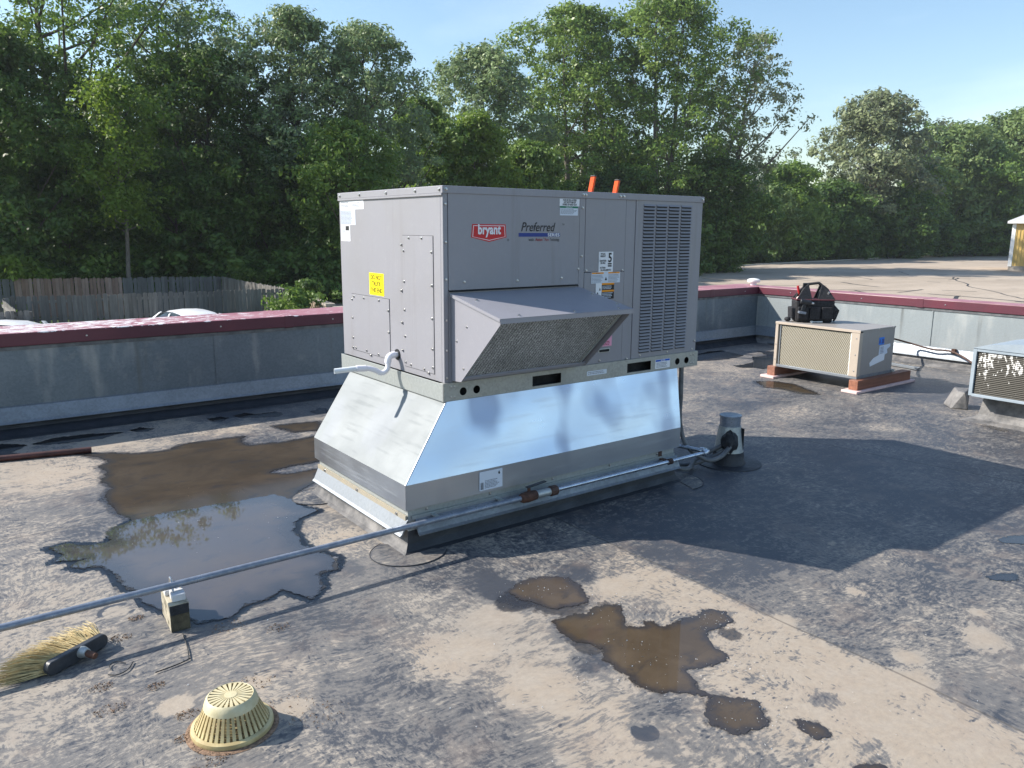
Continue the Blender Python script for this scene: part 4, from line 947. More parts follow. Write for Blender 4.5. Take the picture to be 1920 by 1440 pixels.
s8 = MB().box((1.509, rail_y-.0008, .705), (1.641, rail_y-.0001, .762)).build('sticker', MT['stickwhite'], ru)
MB().box((1.513, rail_y-.0013, .749), (1.637, rail_y-.0008, .7605)).build('blue_band', MT['blue'], s8); text('NOTICE', .0105, (1.575, rail_y-.0012, .7512), SX, SZ, MT['stickwhite'], s8, align='CENTER', bold=.0003)
lines_print(((1.52, rail_y-.0005, .710), .11, .034), 4, MT['inkgrey'], s8, SX, SZ)
s9 = MB().box((.947, rail_y-.0008, .722), (1.101, rail_y-.0001, .748)).build('sticker', MT['stickpale'], ru); lines_print(((.955, rail_y-.0005, .728), .13, .017), 2, MT['ink'], s9, SX, SZ, th=.3)
# end-face stickers (face looks toward -x, text runs toward -y)
EX = (0,-1,0)
def estick(y0, y1, z0, z1, mat, name='sticker', x=-.0004, lab=None): return MB().box((x-.0006, y0, z0), (x, y1, z1)).build(name, mat, ru, label=lab)
n1 = estick(.842, 1.15, 1.65, 1.7, MT['stickwhite'], lab='white rating label, topmost of the stepped sheets'); lines_print(((-.001, .99, 1.66), .12, .03), 4, MT['inkgrey'], n1, EX, SZ); lines_print(((-.001, 1.14, 1.655), .12, .04), 5, MT['inkgrey'], n1, EX, SZ)
n2 = estick(.952, 1.15, 1.562, 1.649, MT['stickpale']); lines_print(((-.001, 1.145, 1.567), .18, .078), 11, MT['inkgrey'], n2, EX, SZ)
n3 = estick(1.027, 1.15, 1.468, 1.561, MT['stickwhite']); lines_print(((-.001, 1.145, 1.515), .06, .04), 6, MT['inkgrey'], n3, EX, SZ)
MB().box((-.0018, 1.04, 1.53), (-.0012, 1.085, 1.556)).build('printed_mark', MT['ink'], n3)
ys_ = estick(.622, .798, 1.174, 1.298, MT['yellow'], x=-.0004, lab='yellow sticker above the square hatch')
for i, t in enumerate(('DO NOT', 'TRUCK', 'THIS END')): text(t, .036, (-.0012, .71, 1.262-i*.036), EX, SZ, MT['ink'], ys_, align='CENTER', xs=.92)
# white PVC condensate drain
def arc(c_, r, a0, a1, n=8, pl='xz', yv=0): return [(c_[0]+r*math.cos(a0+(a1-a0)*i/n), yv, c_[1]+r*math.sin(a0+(a1-a0)*i/n)) for i in range(n+1)]
yd_ = .482
MB().lathe([(.034, 0), (.034, .004)], (0, 0, 0), 20)
dr = MB(); dr.tube([(.0, yd_, .868), (-.0048, yd_, .868)], .030, 20); dr.build('drain_grommet', MT['black'], ru)
pts = [(-.004, yd_, .868), (-.03, yd_, .868)]+arc((-.03, .838), .030, PI/2, PI, 6, yv=yd_)[1:]+[(-.06, yd_, .815)]+arc((-.10, .815), .040, 0, -PI*.55, 7, yv=yd_)[1:]
l_ = pts[-1]; pts += [(l_[0]-.03, yd_+.004, l_[2]+.018), (l_[0]-.06, yd_+.01, l_[2]+.030), (l_[0]-.10, yd_+.02, l_[2]+.034)]
dp = MB().tube(pts, .0145, 14).build('drain_pipe', MT['white'], ru, True)
MB().tube([(-.018, yd_, .868), (-.03, yd_, .868)]+arc((-.03, .838), .030, PI/2, PI, 6, yv=yd_)[1:]+[(-.06, yd_, .828)], .0185, 14).build('elbow', MT['white'], dp, True)
e_ = pts[-1]; MB().tube([(e_[0]+.02, e_[1]-.004, e_[2]-.002), (e_[0]-.03, e_[1]+.005, e_[2])], .0180, 14).build('coupling', MT['white'], dp, True)
MB().tube([(e_[0]-.025, e_[1]+.004, e_[2]), (e_[0]-.145, e_[1]+.03, e_[2]-.006)], .0145, 14, False).build('pipe_end', MT['pvcclear'], dp, True)

# ------------------------------------------------------------------ gas pipe and its support
PYY, PZ = -.196, .166
gp = empty('gas_pipe', (0, PYY, PZ), 'long grey gas pipe running from the curb across the roof to the left', 'pipe')
MB().tube([(-7, PYY-.01, PZ), (-2, PYY, PZ), (.34, PYY, PZ)], .0140, 14).build('pipe', MT['gaspipe'], gp, True)
MB().tube([(.44, PYY, PZ), (.53, PYY, PZ)], .021, 14).build('nipple', MT['galv'], gp, True)
MB().tube([(.53, PYY, PZ), (.535, PYY, PZ), (.575, PYY, PZ), (.58, PYY, PZ)], [.024, .028, .028, .024], 12).build('union', MT['strap'], gp)
MB().tube([(.58, PYY, PZ), (1.79, PYY, PZ)], .0118, 14).build('bright_pipe', MT['conduit'], gp, True)
vb = MB().tube([(.335, PYY, PZ), (.345, PYY, PZ), (.385, PYY, PZ), (.435, PYY, PZ), (.445, PYY, PZ)], [.018, .026, .03, .026, .018], 12).build('valve', MT['rust'], gp, True)
MB().tube([(.39, PYY, PZ+.02), (.39, PYY, PZ+.052)], .009, 8).build('stem', MT['rust'], vb)
MB().slab([(.375, PYY-.012, PZ+.055), (.50, PYY-.010, PZ+.066), (.50, PYY+.010, PZ+.066), (.375, PYY+.012, PZ+.055)], .005).build('handle', MT['blackrub'], vb)
MB().tube([(1.78, PYY, PZ), (1.80, PYY, PZ), (1.825, PYY+.01, PZ), (1.83, PYY+.03, PZ), (1.82, PYY+.055, PZ)], [.02, .023, .023, .023, .02], 14).build('elbow', MT['conduit'], gp, True)
MB().tube([(1.82, PYY+.04, PZ), (1.70, .30, PZ+.01)], .0135, 12).build('bright_pipe', MT['conduit'], gp, True)
st = MB(); st.tube([(1.46, PYY, PZ), (1.49, PYY, PZ)], .0185, 14); st.box((1.462, PYY+.012, PZ-.004), (1.488, cy0-.002, PZ+.004)); st.box((1.462, cy0-.006, PZ-.01), (1.488, cy0-.002, PZ+.06)); st.build('pipe_strap', MT['strap'], gp)
for x in (-.15, .24): MB().box((x-.012, PYY+.01, PZ-.003), (x+.012, cy0-.002, PZ+.003)).build('pipe_strap', MT['galv'], gp)

sup = empty('pipe_support', (-1.372, -.168, 0), 'weathered timber block with white foam holding up the gas pipe', 'pipe support')
sup.rotation_euler = (0, 0, -.06)
def loc_build(mb, name, mat, par, **k):   # mb in the parent's local coordinates
    m = mb.mesh(name, mat); o = bpy.data.objects.new(name, m); C.objects.link(o); o.parent = par
    if k.get('smooth'): sm(m, 40)
    if k.get('bevel'): bb_ = o.modifiers.new('bevel', 'BEVEL'); bb_.width = k['bevel']; bb_.segments = 2; bb_.limit_method = 'ANGLE'
    return o
loc_build(MB().box((-.036, -.092, 0), (.036, .092, .112)), 'timber', MT['oldblock'], sup, bevel=.003)
loc_build(MB().box((-.020, -.072, .1125), (.030, -.012, .142)), 'foam_block', MT['foam'], sup, bevel=.004)
loc_build(MB().box((-.034, .0, .1125), (.022, .05, .135)), 'foam_block', MT['foam'], sup, bevel=.004)
cl = MB(); cl.tube([(-.010, -.045, .142), (-.010, -.020, .187), (-.010, .006, .187), (-.010, .022, .15)], .004, 6); loc_build(cl, 'pipe_clip', MT['chrome'], sup)
loc_build(MB().box((-.0345, -.0938, .070), (.0345, -.0922, .108)), 'dark_stain', MT['mastic'], sup); loc_build(MB().box((-.0345, -.0938, .002), (.0345, -.0922, .0695)), 'mossy_end_grain', MT['moss'], sup)

# ------------------------------------------------------------------ vent cone with cables
vx, vy = 2.195, -.075
vc = empty('cable_vent_cone', (vx, vy, 0), 'galvanised cone-shaped roof penetration with a round cap and mastic on its left side', 'roof penetration')
MB().lathe([(.098, .085), (.093, .12), (.072, .262)], (vx, vy, 0), 36).build('cone', MT['galv'], vc, True)
MB().lathe([(.068, .258), (.068, .325), (.0735, .326), (.0735, .334), (.01, .337)], (vx, vy, 0), 36).build('cap', MT['gaspipe'], vc, True)
MB().lathe([(.118, .0), (.116, .012), (.104, .03), (.100, .088), (.096, .089)], (vx, vy, 0), 36).build('rubber_boot', MT['blackrub'], vc, True)
MB().lathe([(.215, .0008), (.213, .006), (.12, .008)], (vx+.01, vy, 0), 40).build('rubber_patch', MT['blackrub'], vc, True)
R = random.Random(5)
ms = MB(); cc = Vector((vx-.062, vy-.050, .165)); ms.sphere(cc, .05, 9, 1.45)
ms.v = [tuple(cc+(Vector(v)-cc)*(1+R.uniform(-.16, .2))) for v in ms.v]; ms.build('mastic', MT['mastic'], vc, True)
MB().box((vx+.035, vy-.088, .10), (vx+.040, vy-.060, .25)).build('cone_seam', MT['dark'], vc)
def cable(name, pts, r, mat, label, cat, grp=None, n=10):
    P = [Vector(p) for p in pts]; out = []
    for i in range(len(P)-1):
        p0, p1, p2, p3 = P[max(i-1, 0)], P[i], P[i+1], P[min(i+2, len(P)-1)]
        for k in range(6):
            t = k/6; out.append(.5*((2*p1)+(-p0+p2)*t+(2*p0-5*p1+4*p2-p3)*t*t+(-p0+3*p1-3*p2+p3)*t**3))
    out.append(P[-1]); o = MB().tube([tuple(q) for q in out], r, n).build(name, mat, smooth=True, org=tuple(P[0])); return tag(o, label, cat, grp)
cable('flexible_conduit', [(1.80, .03, .69), (1.80, .025, .5), (1.80, .02, .32), (1.83, -.02, .17), (1.93, -.10, .075), (2.03, -.14, .085), (2.11, -.15, .145)], .0155, MT['cable'], 'thick grey flexible conduit dropping from the unit base rail to the vent cone', 'conduit')
cable('flexible_conduit', [(1.62, -.02, .10), (1.70, -.06, .05), (1.80, -.07, .03), (1.95, .0, .05), (2.06, -.04, .10), (2.13, -.10, .15)], .0145, MT['cable'], 'grey conduit lying low from behind the curb end up to the vent cone', 'conduit')
cable('flexible_conduit', [(1.66, .12, .05), (1.80, .06, .022), (1.93, -.02, .03), (2.05, -.07, .07), (2.12, -.11, .12)], .012, MT['cable'], 'thin conduit on the roof behind the two thicker ones', 'conduit')

# ------------------------------------------------------------------ broom head
bh = empty('broom_head', (-1.737, -.272, 0), 'old broom head lying on its side with straw bristles and a broken metal socket', 'broom head')
A = Vector((-1.842, -.332, 0)); E_ = Vector((-1.632, -.212, 0)); ax = (E_-A).normalized(); nb = Vector((-ax.y, ax.x, 0)); Ln = (E_-A).length
bk = MB(); sec = []
for k in range(24):
    t = 2*PI*k/24; cx = Ln/2-.022; x = (cx if math.cos(t) > 0 else -cx)+.022*math.cos(t)*1.; z = .030+.026*math.sin(t); sec.append((x, z))
mid = (A+E_)/2
bk.slab([tuple(mid+ax*x-nb*.012+Vector((0,0,z))) for x, z in sec], .026); bk.build('block', MT['broomblk'], bh, True, bevel=.003)
sk = mid+ax*.012
MB().tube([tuple(sk-nb*.010+Vector((0,0,.034))), tuple(sk-nb*.040+Vector((0,0,.036)))], [.022, .015], 14).build('socket', MT['galv'], bh, True)
MB().tube([tuple(sk-nb*.036+Vector((0,0,.035))), tuple(sk-nb*.075+ax*.004+Vector((0,0,.030)))], .012, 12).build('broken_handle_stub', MT['rust'], bh, True)
for nm, mat, cnt, dz in (('bristles', 'bristle', 900, 0), ('bristles', 'bristle_dark', 220, -.4)):
    br = MB(); R = random.Random(cnt)
    for i in range(cnt):
        u = R.uniform(-1, 1); w = R.uniform(.004, .056) if dz == 0 else R.uniform(.003, .02)
        p0 = mid+ax*(u*(Ln/2-.012))+nb*.012+Vector((0,0,w))
        ang = -u*.35+.42*(u < 0)*(-u)+R.gauss(0, .10)+.12; d = (nb*math.cos(ang)-ax*math.sin(ang)*(1 if True else 1)); ln = .135+.03*(-u)+R.uniform(-.022, .018)
        rise = R.gauss(.01, .012)+(.03-w)*-.35
        p1 = p0+d*ln*.5+Vector((0,0,rise*.6)); p2 = p0+d*ln*.98+nb*R.gauss(0, .004)+Vector((0,0,rise*.4)); p1.z = max(.003, p1.z); p2.z = max(.003, p2.z)
        br.tube([tuple(p0), tuple(p1), tuple(p2)], [.0015, .0014, .0005], 3, False)
    o = br.build(nm, MT[mat], bh, kind='stuff')

# ------------------------------------------------------------------ roof drain strainer
sx, sy = -1.405, -.985
dn = empty('roof_drain_strainer', (sx, sy, 0), 'faded yellow domed roof drain strainer with slotted sides and top', 'roof drain'); dn.scale = (.96, .96, .93)
MB().lathe([(.128, .004), (.130, .010), (.128, .020), (.117, .024), (.112, .018), (.112, .006)], (sx, sy, 0), 48).build('base_ring', MT['strainer'], dn, True)
bar = MB(); nbars = 38
r0, r1, z0, z1 = .116, .084, .020, .094
wd = 2*PI*r0/nbars*.56; wt = 2*PI*r1/nbars*.62
bar.hexa([(r0-.006, -wd/2, z0), (r0, -wd/2, z0), (r0, wd/2, z0), (r0-.006, wd/2, z0), (r1-.006, -wt/2, z1), (r1, -wt/2, z1), (r1, wt/2, z1), (r1-.006, wt/2, z1)])
BM = bar.mesh('bar', MT['strainer'])
for k in range(nbars): inst(BM, 'bar', dn, (0,0,0), (0,0,2*PI*k/nbars))
MB().lathe([(.086, .090), (.084, .100), (.078, .116), (.071, .1215), (.069, .120), (.076, .110), (.080, .092)], (sx, sy, 0), 48).build('shoulder', MT['strainer_top'], dn, True)
MB().lathe([(.020, .1165), (.020, .1225), (.002, .1235)], (sx, sy, 0), 20).build('hub', MT['strainer_top'], dn, True)
sp = MB(); nk = 24; a_ = PI/nk*.62
sp.add([(.019, -.019*a_*1.1, .1215), (.072, -.072*a_, .1205), (.072, .072*a_, .1205), (.019, .019*a_*1.1, .1215), (.019, -.019*a_*1.1, .1165), (.072, -.072*a_, .1165), (.072, .072*a_, .1165), (.019, .019*a_*1.1, .1165)], [(0,1,2,3),(7,6,5,4),(0,4,5,1),(1,5,6,2),(2,6,7,3),(3,7,4,0)])
SPM = sp.mesh('spoke', MT['strainer_top'])
for k in range(nk): inst(SPM, 'spoke', dn, (0,0,0), (0,0,2*PI*k/nk))
MB().lathe([(.11, .003), (.105, .0035), (.0, .003)], (sx, sy, 0), 32, False).build('drain_bowl', MT['mastic'], dn)
MB().lathe([(.128, .004), (.138, .0038), (.146, .0012)], (sx, sy, 0), 40, False).build('silt_ring', MT['debris'], dn)
R = random.Random(8); m = MB()
for i in range(160):
    a = R.uniform(0, 2*PI); q = .095*math.sqrt(R.random()); x, y, z, t = sx+q*math.cos(a), sy+q*math.sin(a), R.uniform(.006, .05)*(1-q*5)+.006, R.uniform(0, PI); l = R.uniform(.004, .014)
    m.add([(x-l*math.cos(t), y-l*math.sin(t), z), (x+.002, y-.002, z+.004), (x+l*math.cos(t), y+l*math.sin(t), z+R.uniform(-.003, .006)), (x-.002, y+.002, z-.002)], [(0,1,2,3)])
m.build('trapped_leaves', MT['debris'], dn, kind='stuff')
# leaf litter and grit
def litter(name, spots, mat, n, s0, s1, seed, label, cat, flatn=.5):
    b = MB(); R = random.Random(seed)
    for i in range(n):
        x, y, r = R.choice(spots); a = R.uniform(0, 2*PI); q = r*math.sqrt(R.random()); s = R.uniform(s0, s1)
        px, py = x+math.cos(a)*q, y+math.sin(a)*q*.7; t = R.uniform(0, PI); l = s*R.uniform(.8, 2.2)
        dx, dy = math.cos(t)*l/2, math.sin(t)*l/2; ex, ey = -math.sin(t)*s/3, math.cos(t)*s/3; z = .002+R.random()*s*flatn; z2 = .002+R.random()*s*flatn
        b.add([(px-dx, py-dy, z+.0007), (px+ex, py+ey, z2+.001), (px+dx, py+dy, z+.001), (px-ex, py-ey, .0015)], [(0,3,2,1)])
    o = b.build(name, mat); o['kind'] = 'stuff'; return tag(o, label, cat)
g2 = lambda px, py, r: (*gz(px, py), r)
litter('leaf_litter', [g2(228,1196,.04), g2(190,1290,.04), g2(293,1288,.035), g2(208,1332,.05), g2(470,1280,.09), g2(540,1320,.09), g2(380,1400,.05), g2(400,1425,.06), g2(350,1340,.04), g2(520,1178,.05),
   g2(430,1175,.07), g2(600,1340,.10), g2(255,1160,.03), g2(345,1385,.03)], MT['debris'], 1100, .002, .0075, 4, 'scraps of brown leaf litter scattered round the drain strainer and broom', 'litter')
litter('leaf_litter', [(.2+i*.37, -.5-(i % 5)*.45, .8) for i in range(12)]+[g2(480,1010,.5), g2(300,950,.5), g2(840,1200,.5)], MT['debris'], 420, .002, .005, 9, 'tiny brown crumbs spread thinly over the open roof', 'litter')
litter('white_grit', [g2(1000,1100,.18), g2(1150,1140,.2), g2(1350,1170,.12), g2(1250,1270,.2), g2(1400,1330,.15), g2(1450,1380,.2), g2(1150,1240,.2), g2(1400,1250,.12), g2(700,1200,.7), g2(1600,1250,.6), g2(900,1400,.4), g2(400,1000,.4)], MT['speck'], 520, .002, .0055, 5, 'white grit and specks scattered along the brown puddles', 'grit')
# two scraps of black wire and a bent rubber patch
zc = .006
cable('wire_scrap', [(-1.381, -.298, zc), (-1.395, -.42, zc), (-1.412, -.505, zc+.002)], .0022, MT['oldblack'], 'straight black wire scrap in front of the timber block', 'wire', n=6)
cable('wire_scrap', [(-1.405, -.50, zc), (-1.45, -.515, zc), (-1.53, -.525, zc)], .0022, MT['oldblack'], 'short black wire lying crosswise at the end of the straight one', 'wire', n=6)
cable('wire_scrap', [gz(250, 1243, 0)+(zc,), gz(240, 1258, 0)+(zc,), gz(220, 1268, 0)+(zc,), gz(203, 1268, 0)+(zc,)], .002, MT['oldblack'], 'curved black wire scrap right of the broom head', 'wire', n=6)
cable('wire_scrap', [gz(208, 1258, 0)+(zc,), gz(206, 1250, 0)+(zc,), gz(218, 1243, 0)+(zc,), gz(236, 1246, 0)+(zc,)], .0017, MT['oldblack'], 'thin looped wire scrap beside the curved one', 'wire', n=6)
o = MB().tube([gz(-330, 893)+(.022,), (-1.763, 2.775, .022), gz(172, 849)+(.022,)], .021, 12).build('rusty_pipe', MT['darkrust'], smooth=True, org=(-1.76, 2.77, 0)); tag(o, 'dark rusty pipe lying on the roof by the left parapet', 'pipe')

# ------------------------------------------------------------------ beige condensing unit on timbers
ux0, ux1, uy0, uy1, uz0, uz1 = 5.165, 5.825, .725, 1.665, .121, .602
cu = empty('condensing_unit', ((ux0+ux1)/2, (uy0+uy1)/2, uz0), 'beige metal condensing unit on two timbers with a tool bag on top', 'air conditioner')
TP = MT['tanpaint']
MB().box((ux0+.03, uy0+.012, uz0+.03), (ux1-.01, uy1-.012, uz1-.02)).build('inner_casing', MT['dark'], cu)
MB().box((ux0+.055, uy0, uz0+.028), (ux1, uy0+.010, uz1-.012)).build('side_panel', MT['greypaint2'], cu, bevel=.002)
MB().box((ux0+.02, uy1-.010, uz0+.028), (ux1, uy1, uz1-.012)).build('side_panel', MT['greypaint2'], cu)
MB().box((ux1-.009, uy0+.011, uz0+.028), (ux1, uy1-.011, uz1-.012)).build('rear_panel', MT['greypaint2'], cu)
MB().box((ux0-.004, uy0-.006, uz1-.014), (ux1+.004, uy1+.004, uz1)).build('lid', MT['greypaint2'], cu, bevel=.002)
MB().box((ux0-.008, uy0-.008, uz1-.026), (ux0-.0045, uy1+.004, uz1-.001)).build('lid_front_edge', TP, cu, bevel=.001)
MB().box((ux0-.004, uy0-.003, uz0+.024), (ux0+.054, uy0+.085, uz1-.027)).build('front_post', TP, cu, bevel=.003)
MB().box((ux0-.004, uy1-.032, uz0), (ux0+.054, uy1+.002, uz1-.027)).build('front_post', TP, cu, bevel=.003)
MB().box((ux0, uy0-.004, uz0), (ux1, uy1+.003, uz0+.027)).build('base_pan', MT['galv_strip'], cu, bevel=.002)
MB().box((ux0+.012, uy0+.095, uz0+.028), (ux0+.040, uy1-.065, uz1-.038)).build('coil', MT['coil'], cu)
MB().box((ux0+.004, uy0+.0855, uz0+.028), (ux0+.030, uy0+.0945, uz1-.036)).build('coil_edge', MT['whitetrim'], cu)
MB().box((ux0+.004, uy1-.060, uz0+.028), (ux0+.030, uy1-.050, uz1-.036)).build('coil_edge', MT['galv_strip'], cu)
lg = MB().box((ux1-.01, uy0-.02, uz0+.01), (ux1+.03, uy0+.01, uz0+.035)).build('lifting_lug', MT['galv'], cu)
for z in (.2, .36, .52):
    screw(cu, (ux0-.004, uy0+.03, z), (-1,0,0), .8)
    if z < .5: screw(cu, (ux0-.004, uy1-.015, z), (-1,0,0), .8)
for y, z in ((.80, uz0+.012), (1.60, uz0+.012)): MB().lathe([(.012, 0), (.012, .004)], (0,0,0), 10); 
for x in (5.5, 5.78): screw(cu, (x, uy0-.006, uz1-.007), (0,-1,0), .8)
k1 = MB().box((5.53, uy0-.001, .43), (5.63, uy0-.0001, .505)).build('sticker', MT['brightblue'], cu, label='bright blue sticker on the shaded side')
text('A 28', .06, (5.58, uy0-.0012, .445), SX, SZ, MT['logoblue'], k1, align='CENTER', xs=.8, bold=.002)
k2 = MB().slab([(5.55,uy0-.0008,.42),(5.545,uy0-.0008,.318),(5.66,uy0-.0008,.322),(5.715,uy0-.0008,.335),(5.70,uy0-.0008,.375),(5.76,uy0-.0008,.40),(5.755,uy0-.0008,.43),(5.68,uy0-.0008,.425)][::1], .0005).build('torn_label', MT['stickpale'], cu)
lines_print(((5.57, uy0-.0008, .335), .08, .075), 5, MT['inkgrey'], k2, SX, SZ)
MB().slab([(5.385,uy0-.0009,.262),(5.40,uy0-.0009,.225),(5.66,uy0-.0009,.268),(5.665,uy0-.0009,.33),(5.62,uy0-.0009,.345),(5.45,uy0-.0009,.305)], .0006).build('torn_label', MT['stickwhite'], cu)
for (xa, ya, xb, w_, lab, lab2) in ((5.10, .665, 6.12, .0, 'red-brown timber under the near end of the beige unit', 'pink foam board under the near timber'), (5.13, 1.62, 6.0, .0, 'red-brown timber under the far end of the beige unit', 'pink foam board under the far timber')):
    wd_ = .095
    o = MB().box((xa, ya, .0245), (xb, ya+wd_, uz0-.0005)).build('timber', MT['lumber'], bevel=.004, org=(xa, ya, .0245)); tag(o, lab, 'timber', 'timbers under the beige unit')
    o = MB().box((xa-.06, ya-.03, .0005), (xb+.05, ya+wd_+.04, .024)).build('foam_board', MT['pinkfoam'], bevel=.004, org=(xa, ya, 0)); tag(o, lab2, 'foam board', 'foam boards under the timbers')
# tool bag
bx_, by_, bz_ = 5.44, 1.43, uz1
BAGS = 1
tb = empty('tool_bag', (bx_, by_, bz_), 'open black tool bag full of hand tools on top of the beige unit', 'tool bag', rz=math.radians(-43)); tb.scale = (1.12, 1.12, 1.18)
def tap(x0, x1, y0, y1, z0, z1, e, f=None):
    f = e if f is None else f
    return MB().hexa([(x0,y0,z0),(x1,y0,z0),(x1,y1,z0),(x0,y1,z0),(x0-e,y0-f,z1),(x1+e,y0-f,z1),(x1+e,y1+f,z1),(x0-e,y1+f,z1)])
loc_build(tap(-.165,.165,-.09,.09,0,.20,.012), 'body', MT['bagblack'], tb, bevel=.02)
loc_build(MB().box((-.178,-.103,.195),(.178,.103,.207)), 'rim', MT['bagmaroon'], tb, bevel=.005)
for sgn in (-1, 1):
    loc_build(MB().slab([(-.175,.085*sgn,.20),(-.03,.075*sgn,.20),(-.055,.03*sgn,.315),(-.085,.03*sgn,.32)][::sgn], .012), 'side_flap', MT['bagblack'], tb, bevel=.003)
    loc_build(MB().slab([(.02,.075*sgn,.20),(.178,.085*sgn,.20),(.10,.03*sgn,.31),(.06,.025*sgn,.335)][::sgn], .012), 'side_flap', MT['bagblack'], tb, bevel=.003)
for x0 in (-.155, -.05, .06): loc_build(tap(x0, x0+.09, -.118, -.09, .03, .14, .004, .006), 'pocket', MT['bagblack'], tb, bevel=.008)
for s_ in (-1, 1): loc_build(tap(.168 if s_ > 0 else -.205, .205 if s_ > 0 else -.168, -.07, .07, .03, .13, .006), 'pocket', MT['bagblack'], tb, bevel=.01)
for sgn in (-1, 1):
    pts = [(-.15, .06*sgn, .20), (-.11, .045*sgn, .28), (-.05, .02*sgn, .335), (.04, .02*sgn, .345), (.11, .045*sgn, .29), (.165, .06*sgn, .20)]
    loc_build(MB().tube(pts, .011, 8), 'handle', MT['bagblack'], tb, smooth=True)
loc_build(MB().tube([(.168,0,.17),(.24,.01,.10),(.22,.02,.03),(.20,.0,.012)], .010, 8), 'shoulder_strap', MT['bagblack'], tb, smooth=True)
loc_build(MB().sphere((-.225,-.02,.022), .03, 8, .7), 'shoulder_pad', MT['bagblack'], tb, smooth=True)
def rloc(x, y, z):
    a = math.radians(-43); x *= 1.12; y *= 1.12; z *= 1.18; return (bx_+x*math.cos(a)-y*math.sin(a), by_+x*math.sin(a)+y*math.cos(a), bz_+z)
def held(name, mb, mat, pos, rot, label, cat, parts=()):
    e = empty(name, rloc(*pos), label, cat); e.rotation_euler = (rot[0], rot[1], rot[2]+math.radians(-43))
    loc_build(mb, parts[0] if parts else 'body', mat, e, bevel=.002); return e
e = held('cordless_drill', MB().tube([(-.055,0,0),(-.05,0,0),(.045,0,0),(.06,0,0)], [.020,.027,.027,.018], 12), MT['black'], (-.10,-.135,.185), (0,.15,0), 'black cordless drill hanging in the front pocket of the tool bag', 'drill', ('motor_housing',))
loc_build(MB().tube([(.06,0,0),(.085,0,0)], [.014,.010], 10), 'chuck', MT['chrome'], e); loc_build(MB().hexa([(-.03,-.014,-.10),(.005,-.014,-.10),(.005,.014,-.10),(-.03,.014,-.10),(-.022,-.014,-.01),(.012,-.014,-.01),(.012,.014,-.01),(-.022,.014,-.01)]), 'grip', MT['black'], e, bevel=.004)
loc_build(MB().box((-.05,-.028,-.125),(.025,.028,-.10)), 'battery', MT['gaspipe'], e, bevel=.004)
held('spirit_level', MB().box((-.026,-.012,-.10),(.026,.012,.14)), MT['black'], (-.075,.01,.225), (.1,-.03,0), 'flat black level standing upright in the tool bag', 'level')
held('screwdriver', MB().tube([(0,0,-.08),(0,0,.03),(0,0,.04),(0,0,.12)], [.004,.004,.012,.013], 8), MT['redplastic'], (-.125,.0,.22), (.1,-.25,0), 'red-handled screwdriver at the left end of the tool bag', 'screwdriver')
held('screwdriver', MB().tube([(0,0,-.08),(0,0,.0),(0,0,.01),(0,0,.08)], [.004,.004,.010,.011], 8), MT['chrome'], (.10,-.05,.21), (.3,.3,0), 'silver screwdriver at the right end of the tool bag', 'screwdriver')
held('pliers', MB().tube([(-.01,0,-.06),(0,0,.02),(.012,0,.09)], [.012,.010,.008], 8), MT['black'], (.05,.01,.24), (-.15,.15,0), 'black-handled pliers in the middle of the tool bag', 'pliers')
held('tape_measure', MB().box((-.03,-.018,-.03),(.03,.018,.03)), MT['chrome'], (.13,-.02,.225), (.2,.4,0), 'silver tape measure on the right rim of the tool bag', 'tape measure')
held('work_glove', MB().sphere((0,0,0), .032, 7, .7), MT['pinkfoam'], (-.14,-.06,.212), (0,0,.3), 'crumpled pale glove on the left rim of the tool bag', 'glove')
wr = empty('ratchet_wrench', (5.46, 1.20, uz1), 'small white-silver ratchet wrench lying in front of the tool bag', 'wrench'); wr.rotation_euler = (0, 0, math.radians(-40)); wr.location = (5.335, 1.315, uz1+.001) 
wr.location = (gz(1518, 604, .61)[0]+.02, gz(1518, 604, .61)[1]-.01, uz1+.0005)
loc_build(MB().lathe([(.014, 0), (.016, .006), (.016, .016), (.012, .02)], (0,0,0), 14), 'head', MT['speck'], wr); loc_build(MB().tube([(.012,0,.010),(.05,0,.010),(.11,0,.011)], [.006,.006,.009], 8), 'handle', MT['speck'], wr)

# ------------------------------------------------------------------ right-hand unit on its curb
vx0, vx1, vy0, vy1, vz0, vz1 = 4.80, 5.72, -1.45, -.455, .228, .62
x_, y_ = gz(1815, 739, .235); vx0, vy1 = x_, y_
hu = empty('hail_damaged_unit', (vx0+.45, vy1-.5, .2), 'grey unit cut by the right edge, its dark coil fins flattened in white patches', 'air conditioner')
yb = vy1-1.05; xb = vx0+.80
MB().box((vx0+.03, yb, vz0+.03), (xb, vy1-.03, vz1-.03)).build('inner_casing', MT['dark'], hu)
GP = simple('pale_blue_grey_unit_paint', (.33, .385, .43), (.27, .32, .36), 5, .4, 0, .1, .003)
MB().box((vx0, vy1-.028, vz0), (vx0+.045, vy1, vz1-.001)).build('front_post', GP, hu, bevel=.002)
MB().box((vx0, yb, vz1-.026), (vx0+.045, vy1-.0285, vz1-.001)).build('front_top_rail', GP, hu, bevel=.002)
MB().box((vx0-.006, yb, vz0-.004), (vx0+.045, vy1-.0285, vz0+.018)).build('front_bottom_rail', GP, hu, bevel=.002)
MB().box((vx0+.014, yb, vz0+.0185), (vx0+.040, vy1-.040, vz1-.0265)).build('coil', MT['coil2'], hu)
MB().box((vx0+.0455, vy1-.012, vz0), (xb, vy1, vz1-.001)).build('side_panel', GP, hu, bevel=.002)
m = MB(); k = 10; vs = []
for i in range(k+1):
    t = i/k; yy = vy1+.004-(1.06)*t; vs += [(vx0-.006, yy, vz1+.075*math.sin(PI*t)**.7), (xb+.006, yy, vz1+.06*math.sin(PI*t)**.7)]
